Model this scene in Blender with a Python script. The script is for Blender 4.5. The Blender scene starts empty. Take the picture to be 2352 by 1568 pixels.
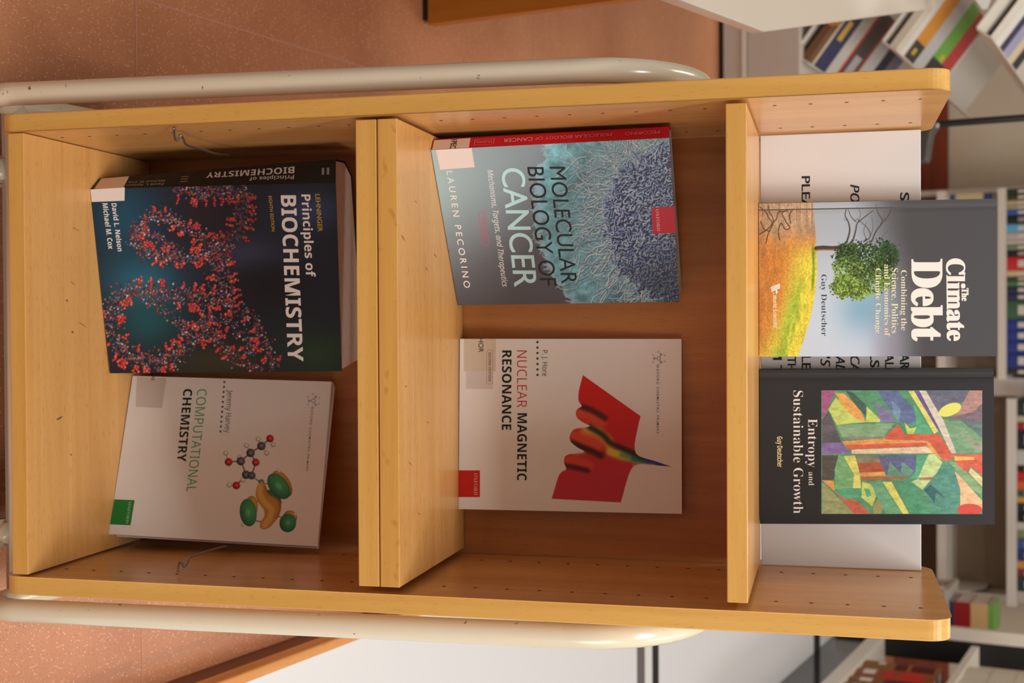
import bpy, bmesh, math, random
import numpy as np
from mathutils import Matrix, Vector

# ------------------------------------------------------------------ camera, world, lamps, exposure
SC = bpy.context.scene
COL = SC.collection
TILT = math.radians(13.9)                       # the display stand leans back from the vertical
CT, ST = math.cos(TILT), math.sin(TILT)
F_PX = 2991.93                                  # focal length in pixels of a 2352 x 1568 frame
CAM = np.array([0.19841, -0.96726, 1.07448])
FWD = np.array([0.014006, 0.886702, -0.462129])
UP = np.array([0.005348, 0.462102, 0.886811])   # the photograph was taken with the camera turned on its side
RT = np.array([0.999888, -0.014892, 0.001730])
FLOOR = -0.19

cam_d = bpy.data.cameras.new('camera')
cam_d.sensor_width = 36.0
cam_d.lens = F_PX * 36.0 / 2352.0
cam_d.clip_start = 0.05
cam_d.dof.use_dof = True
cam_d.dof.focus_distance = 1.30
cam_d.dof.aperture_fstop = 8.0
cam = bpy.data.objects.new('camera', cam_d)
m = Matrix.Identity(4)
for i in range(3):
    m[i][0], m[i][1], m[i][2], m[i][3] = UP[i], -RT[i], -FWD[i], CAM[i]
cam.matrix_world = m
COL.objects.link(cam)
SC.camera = cam

wd = bpy.data.worlds.new('room_light'); SC.world = wd; wd.use_nodes = True
wd.node_tree.nodes['Background'].inputs[0].default_value = (1.0, 0.95, 0.89, 1)
wd.node_tree.nodes['Background'].inputs[1].default_value = 0.25
SC.view_settings.view_transform = 'Standard'
SC.view_settings.look = 'None'
SC.view_settings.exposure = 0.0
SC.view_settings.gamma = 1.0
SC.view_settings.use_curve_mapping = False

def lamp(name, loc, aim, sx, sy, watts, color):
    d = bpy.data.lights.new(name, 'AREA'); d.shape = 'RECTANGLE'; d.size = sx; d.size_y = sy
    d.energy = watts; d.color = color
    o = bpy.data.objects.new(name, d); o.location = loc
    o.rotation_euler = (Vector(aim) - Vector(loc)).to_track_quat('-Z', 'Y').to_euler()
    COL.objects.link(o)
WARM, NEUT = (1.0, 0.92, 0.80), (1.0, 0.965, 0.92)
lamp('ceiling_lamp', (0.75, -0.60, 2.75), (0.75, -0.60, 0), 1.3, 0.35, 48, NEUT)
lamp('ceiling_lamp', (2.3, 0.9, 2.75), (2.3, 0.9, 0), 0.35, 1.6, 26, NEUT)
lamp('ceiling_lamp', (1.0, 3.2, 2.75), (1.0, 3.2, 0), 1.4, 0.35, 29, NEUT)
lamp('ceiling_lamp', (-1.1, 1.7, 2.75), (-1.1, 1.7, 0), 0.35, 1.4, 34, WARM)
lamp('window_daylight', (2.6, -1.9, 1.7), (0.3, 0.3, 0.3), 1.4, 1.6, 40, (1.0, 0.97, 0.93))

# ------------------------------------------------------------------ helpers
def lin(c):
    r = []
    for v in c[:3]:
        v = v / 255.0
        r.append(v / 12.92 if v <= 0.04045 else ((v + 0.055) / 1.055) ** 2.4)
    return tuple(r)

def at(x, y, axis, val):
    """World point seen at a place in the photograph, on the plane where one coordinate is val."""
    d = F_PX * FWD + (y - 784) * RT + (x - 1176) * UP
    return CAM + d * ((val - CAM[axis]) / d[axis])

def trol(p):
    """stand coordinates -> world"""
    return (p[0], CT * p[1] + ST * p[2], -ST * p[1] + CT * p[2])

def untrol(p):
    return (p[0], CT * p[1] - ST * p[2], ST * p[1] + CT * p[2])

class MB:
    """collects shapes for one mesh"""
    def __init__(self):
        self.v, self.f, self.m, self.s = [], [], [], []
    def add(self, vs, fs, mi=0, smooth=False):
        n = len(self.v); self.v += [tuple(p) for p in vs]
        for f in fs:
            self.f.append(tuple(i + n for i in f)); self.m.append(mi); self.s.append(smooth)
        return self
    def box(self, x0, x1, y0, y1, z0, z1, mi=0):
        vs = [(x0, y0, z0), (x1, y0, z0), (x1, y1, z0), (x0, y1, z0), (x0, y0, z1), (x1, y0, z1), (x1, y1, z1), (x0, y1, z1)]
        return self.add(vs, [(3, 2, 1, 0), (4, 5, 6, 7), (0, 1, 5, 4), (1, 2, 6, 5), (2, 3, 7, 6), (3, 0, 4, 7)], mi)
    def hexa(self, bottom, top, mi=0):
        vs = list(bottom) + list(top)
        return self.add(vs, [(3, 2, 1, 0), (4, 5, 6, 7), (0, 1, 5, 4), (1, 2, 6, 5), (2, 3, 7, 6), (3, 0, 4, 7)], mi)
    def prism(self, pts, axis, a, b, mi=0):
        """closed outline in the two other axes, extruded from a to b along axis"""
        def P(q, w):
            q = list(q); q.insert(axis, w); return tuple(q)
        n = len(pts); vs = [P(q, a) for q in pts] + [P(q, b) for q in pts]
        fs = [tuple(range(n - 1, -1, -1)), tuple(range(n, 2 * n))]
        fs += [(i, (i + 1) % n, n + (i + 1) % n, n + i) for i in range(n)]
        return self.add(vs, fs, mi)
    def tube(self, path, r, seg=14, closed=False, mi=0, smooth=True):
        P = [Vector(p) for p in path]; n = len(P); rr = r if hasattr(r, '__len__') else [r] * n
        rings = []; ref = None
        for i, p in enumerate(P):
            if closed: t = (P[(i + 1) % n] - P[i - 1]).normalized()
            else: t = (P[min(i + 1, n - 1)] - P[max(i - 1, 0)]).normalized()
            if ref is None:
                ref = Vector((1, 0, 0)) if abs(t.x) < 0.9 else Vector((0, 1, 0))
            ref = (ref - t * ref.dot(t)).normalized(); b = t.cross(ref)
            rings.append([p + (ref * math.cos(2 * math.pi * k / seg) + b * math.sin(2 * math.pi * k / seg)) * rr[i] for k in range(seg)])
        vs = [q for ring in rings for q in ring]; fs = []
        for i in range(n if closed else n - 1):
            j = (i + 1) % n
            for k in range(seg):
                l = (k + 1) % seg
                fs.append((i * seg + k, i * seg + l, j * seg + l, j * seg + k))
        if not closed:
            fs.append(tuple(range(seg - 1, -1, -1))); fs.append(tuple((n - 1) * seg + k for k in range(seg)))
        return self.add(vs, fs, mi, smooth)
    def disc(self, c, n, r, depth, seg=24, mi=0):
        c, n = Vector(c), Vector(n).normalized()
        return self.tube([c, c + n * depth], r, seg, False, mi, False)
    def ball(self, c, r, seg=12, mi=0):
        c = Vector(c)
        path = [c + Vector((0, 0, -r * math.cos(math.pi * i / 8))) for i in range(1, 8)]
        return self.tube(path, [r * math.sin(math.pi * i / 8) for i in range(1, 8)], seg, False, mi)
    def build(self, name, mats, parent=None, bevel=0.0, seg=2, xf=None):
        me = bpy.data.meshes.new(name)
        vs = self.v if xf is None else [xf(p) for p in self.v]
        me.from_pydata(vs, [], self.f)
        mats = mats if isinstance(mats, (list, tuple)) else [mats]
        for mm in mats: me.materials.append(mm)
        me.polygons.foreach_set('material_index', self.m)
        me.polygons.foreach_set('use_smooth', self.s)
        bm = bmesh.new(); bm.from_mesh(me)
        bmesh.ops.recalc_face_normals(bm, faces=bm.faces)
        bm.to_mesh(me); bm.free(); me.update()
        o = bpy.data.objects.new(name, me); COL.objects.link(o)
        if parent: o.parent = parent
        if bevel:
            bv = o.modifiers.new('edge', 'BEVEL'); bv.width = bevel; bv.segments = seg; bv.limit_method = 'ANGLE'
        return o

def tag(o, label, cat, group=None):
    o['label'] = label; o['category'] = cat
    if group: o['group'] = group
    return o
def empty(name, label, cat, loc=(0, 0, 0), group=None):
    o = bpy.data.objects.new(name, None); o.empty_display_size = 0.05
    o.location = loc; COL.objects.link(o)
    return tag(o, label, cat, group)
def structure(o):
    o['kind'] = 'structure'; return o

# ------------------------------------------------------------------ materials
def new_mat(name, color, rough=0.5, metal=0.0, spec=0.5, coat=0.0):
    mt = bpy.data.materials.new(name); mt.use_nodes = True
    b = mt.node_tree.nodes['Principled BSDF']
    b.inputs['Base Color'].default_value = (*lin(color), 1)
    b.inputs['Roughness'].default_value = rough
    b.inputs['Metallic'].default_value = metal
    b.inputs['Specular IOR Level'].default_value = spec
    b.inputs['Coat Weight'].default_value = coat
    b.inputs['Coat Roughness'].default_value = 0.15
    return mt
def bsdf(mt): return mt.node_tree.nodes['Principled BSDF']
def coords(mt, scale, kind='Object'):
    nt = mt.node_tree
    tc = nt.nodes.new('ShaderNodeTexCoord'); mp = nt.nodes.new('ShaderNodeMapping')
    mp.inputs['Scale'].default_value = scale
    nt.links.new(tc.outputs[kind], mp.inputs['Vector'])
    return mp.outputs['Vector']
def noise(mt, vec, scale, detail=4, rough=0.6, dist=0.0):
    n = mt.node_tree.nodes.new('ShaderNodeTexNoise')
    n.inputs['Scale'].default_value = scale; n.inputs['Detail'].default_value = detail
    n.inputs['Roughness'].default_value = rough; n.inputs['Distortion'].default_value = dist
    mt.node_tree.links.new(vec, n.inputs['Vector']); return n.outputs['Fac']
def ramp(mt, fac, stops):
    r = mt.node_tree.nodes.new('ShaderNodeValToRGB'); e = r.color_ramp.elements
    while len(e) < len(stops): e.new(0.5)
    for el, (p, c) in zip(e, stops): el.position = p; el.color = (*lin(c), 1)
    mt.node_tree.links.new(fac, r.inputs['Fac']); return r.outputs['Color']
def mix(mt, a, b, fac, mode='MIX'):
    n = mt.node_tree.nodes.new('ShaderNodeMix'); n.data_type = 'RGBA'; n.blend_type = mode
    L = mt.node_tree.links
    for k, v in ((6, a), (7, b)):
        if isinstance(v, tuple): n.inputs[k].default_value = (*v, 1)
        else: L.new(v, n.inputs[k])
    if isinstance(fac, float): n.inputs[0].default_value = fac
    else: L.new(fac, n.inputs[0])
    return n.outputs[2]
def bump(mt, fac, strength, dist=0.001):
    b = mt.node_tree.nodes.new('ShaderNodeBump'); b.inputs['Strength'].default_value = strength
    b.inputs['Distance'].default_value = dist
    mt.node_tree.links.new(fac, b.inputs['Height'])
    mt.node_tree.links.new(b.outputs['Normal'], bsdf(mt).inputs['Normal'])

def wood(name, light, dark, axis, rough=0.3, fleck=(150, 95, 45), fleck_amt=0.35, fs=(620.0, 85.0)):
    mt = new_mat(name, light, rough, spec=0.45)
    s = [34.0, 34.0, 34.0]; s[axis] = 1.6
    v = coords(mt, s)
    c = ramp(mt, noise(mt, v, 1.0, 6, 0.62, 0.6), [(0.32, dark), (0.62, light)])
    s2 = [fs[0]] * 3; s2[axis] = fs[1]
    fl = ramp(mt, noise(mt, coords(mt, s2), 1.0, 1, 0.4), [(0.62, (0, 0, 0)), (0.74, (255, 255, 255))])
    mm = mt.node_tree.nodes.new('ShaderNodeMath'); mm.operation = 'MULTIPLY'; mm.inputs[1].default_value = fleck_amt
    mt.node_tree.links.new(fl, mm.inputs[0])
    c2 = mix(mt, c, lin(fleck), mm.outputs[0])
    mt.node_tree.links.new(c2, bsdf(mt).inputs['Base Color'])
    return mt

BEECH_L, BEECH_D = (224, 171, 103), (210, 153, 84)
M_SHELF = wood('beech_shelf', BEECH_L, BEECH_D, 0, 0.27)
M_SIDE = wood('beech_side', (216, 163, 101), (202, 146, 84), 2, 0.25)
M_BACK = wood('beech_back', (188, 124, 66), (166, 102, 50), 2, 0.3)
M_EDGE_X = wood('beech_edge', (214, 163, 84), (201, 147, 69), 0, 0.36, fleck_amt=.22)
M_EDGE_Z = wood('beech_edge_upright', (215, 165, 86), (202, 150, 71), 2, 0.36, fleck_amt=.22)
M_EDGE_WORN = wood('beech_edge_worn', (213, 161, 82), (198, 142, 66), 0, 0.36, (168, 108, 48), .55, (90.0, 60.0))
M_HOLE = new_mat('peg_hole_shadow', (95, 52, 22), 0.8)
M_CREAM = new_mat('cream_enamel', (222, 211, 186), 0.22, spec=0.5, coat=0.3)
_v = coords(M_CREAM, (1, 1, 1))
_c = ramp(M_CREAM, noise(M_CREAM, _v, 95.0, 3, 0.55), [(0.69, (222, 211, 186)), (0.76, (120, 100, 80))])
M_CREAM.node_tree.links.new(_c, bsdf(M_CREAM).inputs['Base Color'])
M_PLATE = new_mat('white_sheet', (216, 214, 214), 0.3, spec=0.4)
M_BLACK = new_mat('black_print', (28, 28, 30), 0.5)
M_RUBBER = new_mat('grey_rubber', (70, 68, 66), 0.7)
M_STEEL = new_mat('steel_wire', (150, 145, 138), 0.35, metal=0.9)
M_PAPER = new_mat('page_edges', (214, 198, 182), 0.8)
_v = coords(M_PAPER, (60, 900, 6))
M_PAPER.node_tree.links.new(ramp(M_PAPER, noise(M_PAPER, _v, 1.0, 2), [(0.35, (196, 180, 164)), (0.6, (216, 202, 188))]), bsdf(M_PAPER).inputs['Base Color'])
M_PRINT = new_mat('printed_colours', (255, 255, 255), 0.33, spec=0.35)
_a = M_PRINT.node_tree.nodes.new('ShaderNodeVertexColor'); _a.layer_name = 'ink'
M_PRINT.node_tree.links.new(_a.outputs['Color'], bsdf(M_PRINT).inputs['Base Color'])
INKS = {}
def ink(c, rough=0.33):
    k = (c, rough)
    if k not in INKS: INKS[k] = new_mat('ink_%02x%02x%02x' % tuple(int(q) for q in c), c, rough, spec=0.35)
    return INKS[k]

# ================================================================== SETTING
# ------------------------------------------------------------------ floor
M_FLOOR = new_mat('terracotta_terrazzo', (190, 118, 84), 0.32, spec=0.4)
v = coords(M_FLOOR, (1, 1, 1))
base = ramp(M_FLOOR, noise(M_FLOOR, v, 2.4, 5, 0.6), [(0.3, (182, 117, 80)), (0.7, (206, 142, 102))])
def chips(scale, lo, hi):
    n = M_FLOOR.node_tree.nodes.new('ShaderNodeTexVoronoi'); n.inputs['Scale'].default_value = scale
    M_FLOOR.node_tree.links.new(v, n.inputs['Vector'])
    return ramp(M_FLOOR, n.outputs['Distance'], [(lo, (255, 255, 255)), (hi, (0, 0, 0))]), n
m1, n1 = chips(300, 0.20, 0.34)
sel = ramp(M_FLOOR, n1.outputs['Color'], [(0.60, (0, 0, 0)), (0.64, (255, 255, 255))])
f1 = mix(M_FLOOR, (0, 0, 0), m1, sel)
m2, n2 = chips(420, 0.2, 0.34)
sel2 = ramp(M_FLOOR, n2.outputs['Color'], [(0.5, (0, 0, 0)), (0.55, (255, 255, 255))])
f2 = mix(M_FLOOR, (0, 0, 0), m2, sel2)
c = mix(M_FLOOR, base, lin((158, 92, 62)), f2)
c = mix(M_FLOOR, c, lin((228, 184, 152)), f1)
M_FLOOR.node_tree.links.new(c, bsdf(M_FLOOR).inputs['Base Color'])
M_JOINT = new_mat('floor_joint', (200, 142, 112), 0.6)
fm = MB()
fm.add([(-6, -4, FLOOR), (7, -4, FLOOR), (7, 6.5, FLOOR), (-6, 6.5, FLOOR)], [(0, 1, 2, 3)])
jy = at(326, 1500, 2, FLOOR)[1]
zj = FLOOR + 0.0004
for k in range(-4, 10):                       # joints of the floor slabs are part of the floor
    y = jy + 0.6 * k
    fm.add([(-6, y - .0012, zj), (7, y - .0012, zj), (7, y + .0012, zj), (-6, y + .0012, zj)], [(0, 1, 2, 3)], 1)
jx = at(650, 97, 2, FLOOR)[0]
for k in range(-8, 11):
    x = jx + 0.6 * k
    fm.add([(x - .0012, -4, zj), (x + .0012, -4, zj), (x + .0012, 6.5, zj), (x - .0012, 6.5, zj)], [(0, 1, 2, 3)], 1)
structure(fm.build('floor', [M_FLOOR, M_JOINT]))

# ------------------------------------------------------------------ back wall and its skirting
M_WALL = new_mat('beige_wall', (196, 182, 158), 0.7)
_v = coords(M_WALL, (1, 1, 1))
M_WALL.node_tree.links.new(ramp(M_WALL, noise(M_WALL, _v, 1.2, 3), [(0.3, (188, 174, 150)), (0.7, (204, 190, 166))]), bsdf(M_WALL).inputs['Base Color'])
M_SKIRT = wood('red_brown_wood', (132, 58, 28), (104, 42, 20), 0, 0.4)
WY = 5.45
structure(MB().box(-6, 7, WY, WY + 0.1, FLOOR, 3.0).build('wall_back', M_WALL))
zs = at(2178, 400, 1, WY - 0.02)[2]
structure(MB().box(-6, 7, WY - 0.02, WY, FLOOR, zs).build('baseboard_back', M_SKIRT, bevel=0.003))

# ================================================================== THE DISPLAY STAND
stand = empty('book_display_stand', 'leaning beech display stand with three shelves between cream tube frames', 'display stand')
stand.rotation_euler = (-TILT, 0, 0)
W = 0.454
XL, XR = -0.0025, 0.4598                       # inner faces of the two sides
TH = 0.0195
ZTOP, YB = 0.9165, 0.262
def arc(cx, cy, r, a0, a1, n=8):
    return [(cx + r * math.cos(math.radians(a0 + (a1 - a0) * i / n)), cy + r * math.sin(math.radians(a0 + (a1 - a0) * i / n))) for i in range(n + 1)]
ZB = -0.032
rf, rb = 0.020, 0.024
outline = arc(rf, ZB + rf, rf, 180, 270) + [(YB, ZB)] + arc(YB - rb, ZTOP - rb, rb, 0, 90) + arc(rf, ZTOP - rf, rf, 90, 180)
def side_panel(x0, x1, inner, splay):
    mb = MB()
    n = len(outline)
    sp = lambda z: splay * max(0, z) / 0.9
    vs = [(x0 + sp(z), y, z) for y, z in outline] + [(x1 + sp(z), y, z) for y, z in outline]
    mb.add(vs, [tuple(range(n - 1, -1, -1)), tuple(range(n, 2 * n))], 0)
    mb.add(vs, [(i, (i + 1) % n, n + (i + 1) % n, n + i) for i in range(n)], 1)
    sg = 1 if inner == x1 else -1
    for yy in (0.0465, 0.1925):                 # two rows of small shelf holes
        for k in range(30):
            z = 0.0155 + 0.0325 * k
            if z > 0.9 or abs(z - .385) < .03 or abs(z - .73) < .015: continue
            x = inner + sp(z) + sg * .0002
            mb.add([(x, yy + .0019 * math.cos(a * .5236), z + .0019 * math.sin(a * .5236)) for a in range(12)], [tuple(range(12))], 2)
    o = mb.build('side_panel', [M_SIDE, M_EDGE_Z, M_HOLE], stand)
    me = o.data; b = bmesh.new(); b.from_mesh(me); bmesh.ops.remove_doubles(b, verts=b.verts, dist=1e-6); b.to_mesh(me); b.free()
    bv = o.modifiers.new('edge', 'BEVEL'); bv.width = 0.0012; bv.segments = 2; bv.limit_method = 'ANGLE'
    return o
side_panel(XL - TH, XL, XL, -0.0012)
side_panel(XR, XR + TH, XR, 0.0012)

M_PEN, M_PENB = new_mat('red_pen', (186, 72, 48), 0.6), new_mat('dark_pen', (110, 86, 66), 0.6)
def board(name, z0, z1, y1, x0=0.0002, x1=W, pen=(), edge=None):
    mb = MB(); mb.box(x0, x1, 0.0, y1, z0, z1, 0)
    mb.m[2] = 1                                # the front face carries the edge strip
    z = z1 + 0.0001
    for x, y, dx, dy, w, mi in pen:
        L = math.hypot(dx, dy); nx, ny = -dy / L * w, dx / L * w
        mb.add([(x - nx, y - ny, z), (x + nx, y + ny, z), (x + dx * .5 + nx * 1.3, y + dy * .5 + ny * 1.3 + w, z), (x + dx, y + dy, z), (x + dx * .5 - nx, y + dy * .5 - ny + w, z)], [(0, 1, 2, 3, 4)], mi + 2)
    return mb.build(name, [M_SHELF, edge or M_EDGE_X, M_PEN, M_PENB], stand, bevel=0.0009)
PEN2 = [(0.112, 0.012, 0.006, 0.012, .0007, 0), (0.075, 0.055, 0.002, .008, .0004, 0), (0.125, 0.12, 0.004, 0.01, .0005, 1), (0.335, 0.03, 0.006, 0.012, .0004, 0),
        (0.26, 0.02, 0.0, 0.006, .0005, 0), (0.14, 0.09, 0.004, .006, .0006, 0), (0.39, 0.06, .003, .006, .0004, 1), (0.30, 0.09, .002, .008, .0004, 0)]
PEN0 = [(0.09, 0.09, 0.004, 0.014, .0004, 0), (0.15, 0.085, 0.005, 0.01, .0004, 0), (0.195, 0.10, 0.006, 0.016, .0004, 0), (0.30, 0.055, -0.003, 0.012, .0009, 1),
        (0.17, 0.075, 0.003, 0.003, .0009, 1), (0.205, 0.085, 0.002, 0.004, .0009, 1), (0.34, 0.08, 0.002, .003, .0008, 0)]
sh0 = board('shelf', -0.0184, 0.0, 0.258, XL + .0006, XR - .002, PEN0)
sh1 = board('shelf', 0.3650, 0.3862, 0.229)
sh2 = board('shelf', 0.3874, 0.4073, 0.229, pen=PEN2, edge=M_EDGE_WORN)
sh3 = board('shelf', 0.7209, 0.7397, 0.228)
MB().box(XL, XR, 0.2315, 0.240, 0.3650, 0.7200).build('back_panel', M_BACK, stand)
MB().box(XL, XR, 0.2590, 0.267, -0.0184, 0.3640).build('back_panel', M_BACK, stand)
plate = MB().box(XL + .0008, XR + .0005, 0.2300, 0.2330, 0.7405, 0.9056).build('white_plate', M_PLATE, stand, bevel=0.0006)
plate['label'] = 'white sheet with black capital letters above the top shelf'
# cream tube frames, one at either end
def rounded(pts, rad, n=10):
    out = []
    N = len(pts)
    for i in range(N):
        p = Vector(pts[i]); a = (Vector(pts[i - 1]) - p).normalized(); b = (Vector(pts[(i + 1) % N]) - p).normalized()
        ang = a.angle(b); r = rad[i]; t = r / math.tan(ang / 2)
        c = p + (a + b).normalized() * (r / math.sin(ang / 2))
        s, e = p + a * t - c, p + b * t - c
        for k in range(n + 1):
            out.append(c + s.normalized().slerp(e.normalized(), k / n) * r)
    return out
RT_ = 0.0123
for XB, XT in ((-0.0490, -0.0412), (0.5035, 0.4985)):
    sx_ = lambda z: XB + (XT - XB) * min(max(z, 0), .65) / .6
    X = XB
    # where the leaning front leg meets the level foot
    zt = (-.095 + ST * .03) / CT
    p1 = (XB, .030, zt); p2 = (XT, .030, 0.686); p3 = (XT, 0.235, 0.686); w3 = trol(p3)
    p4 = untrol((XB, w3[1] + .02, -.095))
    path = rounded([p1, p2, p3, p4], [0.045, 0.112, 0.05, 0.05])
    tf = MB().tube(path, RT_, 20, True).build('tube_frame', M_CREAM, stand)
    s = 1 if X < 0.2 else -1
    for yy in (.165, .205):
        MB().tube([(XT, yy, .686), (XL - TH + .001 if s > 0 else XR + TH - .001, yy, .686)], 0.006, 12).build('spacer', M_CREAM, tf)
for yw, nm in ((0.075, 'cross_tube'), (0.33, 'cross_tube')):
    a, b = untrol((-0.0490, yw, -.095)), untrol((0.5035, yw, -.095))
    MB().tube([a, b], RT_, 16).build(nm, M_CREAM, stand)
MB().box(-.040, .495, .07, .335, -.112, -.1065).build('base_tray', new_mat('grey_tray', (158, 146, 138), .5), stand, xf=untrol)
for X in (0.022, 0.432):
    for yw in (0.075, 0.33):
        zc = FLOOR + 0.033
        wf = lambda p: untrol(p)
        fk = MB()
        fk.tube([(X, yw, -.107), (X, yw, zc + .038)], 0.013, 14)
        for sx in (-1, 1):
            fk.box(X + sx * .014 - .0015, X + sx * .014 + .0015, yw - .012, yw + .03, zc - .006, zc + .04)
        fk.box(X - .0155, X + .0155, yw - .012, yw + .03, zc + .036, zc + .042)
        fo = fk.build('caster', M_CREAM, stand, xf=wf)
        MB().disc((X - .011, yw + .012, zc), (1, 0, 0), 0.033, .022, 26).build('wheel', M_RUBBER, fo, bevel=.003, xf=wf)
# bent wires hooked into the side panels of the lowest shelf
def stand_at(x, y, yt):
    """point of the stand's own space seen at a place in the photograph, at depth yt in the stand"""
    d = F_PX * FWD + (y - 784) * RT + (x - 1176) * UP
    a, b = np.array(untrol(CAM)), np.array(untrol(d)); return tuple(a + b * ((yt - a[1]) / b[1]))
wl = [stand_at(*p) for p in ((399, 294, .003), (400, 308, .020), (402, 319, .030), (407, 322, .033), (413, 312, .030), (418, 313, .032), (422, 322, .040), (427, 331, .050), (445, 338, .070), (464, 343, .090), (500, 354, .125), (528, 357, .15))]
wr = [stand_at(*p) for p in ((409, 1311, .045), (409, 1300, .055), (412, 1292, .060), (417, 1293, .062), (422, 1300, .060), (427, 1298, .062), (431, 1288, .075), (436, 1281, .085), (446, 1276, .095), (485, 1263, .130), (518, 1255, .16), (526, 1259, .17), (540, 1250, .185))]
def spline(P, n=6):
    out = []
    P = [Vector(p) for p in P]
    for i in range(len(P) - 1):
        p0, p1, p2, p3 = P[max(i - 1, 0)], P[i], P[i + 1], P[min(i + 2, len(P) - 1)]
        for k in range(n):
            t = k / n
            out.append(0.5 * ((2 * p1) + (p2 - p0) * t + (2 * p0 - 5 * p1 + 4 * p2 - p3) * t * t + (3 * p1 - p0 - 3 * p2 + p3) * t ** 3))
    return out + [P[-1]]
for w_ in (wl, wr):
    MB().tube(spline(w_), 0.0013, 8).build('wire_hook', M_STEEL, stand)

# ================================================================== WRITING
def U(s, up, lo):
    r = ''
    for ch in s:
        if 'A' <= ch <= 'Z': r += chr(up + ord(ch) - 65)
        elif 'a' <= ch <= 'z': r += chr(lo + ord(ch) - 97)
        else: r += ch
    return r
FACES = {'plain': None, 'serif': (0x1D400, 0x1D41A), 'bold': (0x1D5D4, 0x1D5EE), 'sans': (0x1D5A0, 0x1D5BA), 'italic': (0x1D608, 0x1D622), 'bolditalic': (0x1D63C, 0x1D656), 'mono': (0x1D670, 0x1D68A)}
def glyphs(text, face='plain', offset=0.0, spacing=1.0, lines=1.0):
    cu = bpy.data.curves.new('t', 'FONT')
    cu.body = U(text, *FACES[face]) if FACES[face] else text
    cu.size = 1.0; cu.offset = offset; cu.space_character = spacing; cu.resolution_u = 6; cu.space_line = lines
    o = bpy.data.objects.new('t', cu); COL.objects.link(o)
    dg = bpy.context.evaluated_depsgraph_get()
    me = o.evaluated_get(dg).to_mesh()
    vs = [(p.co.x, p.co.y) for p in me.vertices]; fs = [tuple(p.vertices) for p in me.polygons]
    o.evaluated_get(dg).to_mesh_clear()
    bpy.data.objects.remove(o); bpy.data.curves.remove(cu)
    xs = [p[0] for p in vs]; ys = [p[1] for p in vs]
    x0, x1, y0, y1 = min(xs), max(xs), min(ys), max(ys)
    return [((x - x0) / (x1 - x0), (y - y0) / (y1 - y0)) for x, y in vs], fs

# lettering on the white plate
def plate_text(t, face, x0, z0, x1, z1, fat=.35):
    vs, fs = glyphs(t, face); mb = MB()
    for k, sh in enumerate((0, -fat, fat)):
        mb.add([((x0 + (x1 - x0) * a + sh) / 1000, 0.2298 - .00006 * k, (z0 + (z1 - z0) * b) / 1000) for a, b in vs], fs)
    mb.build('lettering', M_BLACK, plate)
plate_text('PLEA', 'plain', 43.6, 784.0, 79, 792.6)
plate_text('PO', 'italic', 53.9, 834.3, 72.6, 843.4)
plate_text('S', 'plain', 63.9, 884.8, 71.6, 893.8)
for t, face, a in (('AR', 'plain', (233.0, 884.5, 248.7, 893.7)), ('AL', 'plain', (232.6, 869.4, 247.4, 878.1)), ('LS', 'plain', (231.4, 854.2, 246.9, 863.5)),
                   ('CA', 'italic', (235.0, 834.2, 250.8, 843.3)), ('AD', 'italic', (234.8, 819.1, 252.6, 828.3)), ("'S", 'italic', (236.0, 803.3, 246.2, 813.2)),
                   ('LE', 'plain', (235.0, 783.7, 249.4, 792.9)), ('TH', 'plain', (236.3, 768.7, 250.2, 777.6)), ('M T', 'plain', (228.5, 753.6, 254.6, 762.7))):
    plate_text(t, face, *a)

# ================================================================== THE BOOKS ON THE STAND
MW = Matrix.Rotation(-TILT, 4, 'X')
def solve_h(src, dst):
    A, B = [], []
    for (x, y), (s, t) in zip(src, dst):
        A.append([x, y, 1, 0, 0, 0, -s * x, -s * y]); B.append(s)
        A.append([0, 0, 0, x, y, 1, -t * x, -t * y]); B.append(t)
    return np.append(np.linalg.solve(np.array(A, float), np.array(B, float)), 1.0).reshape(3, 3)

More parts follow.
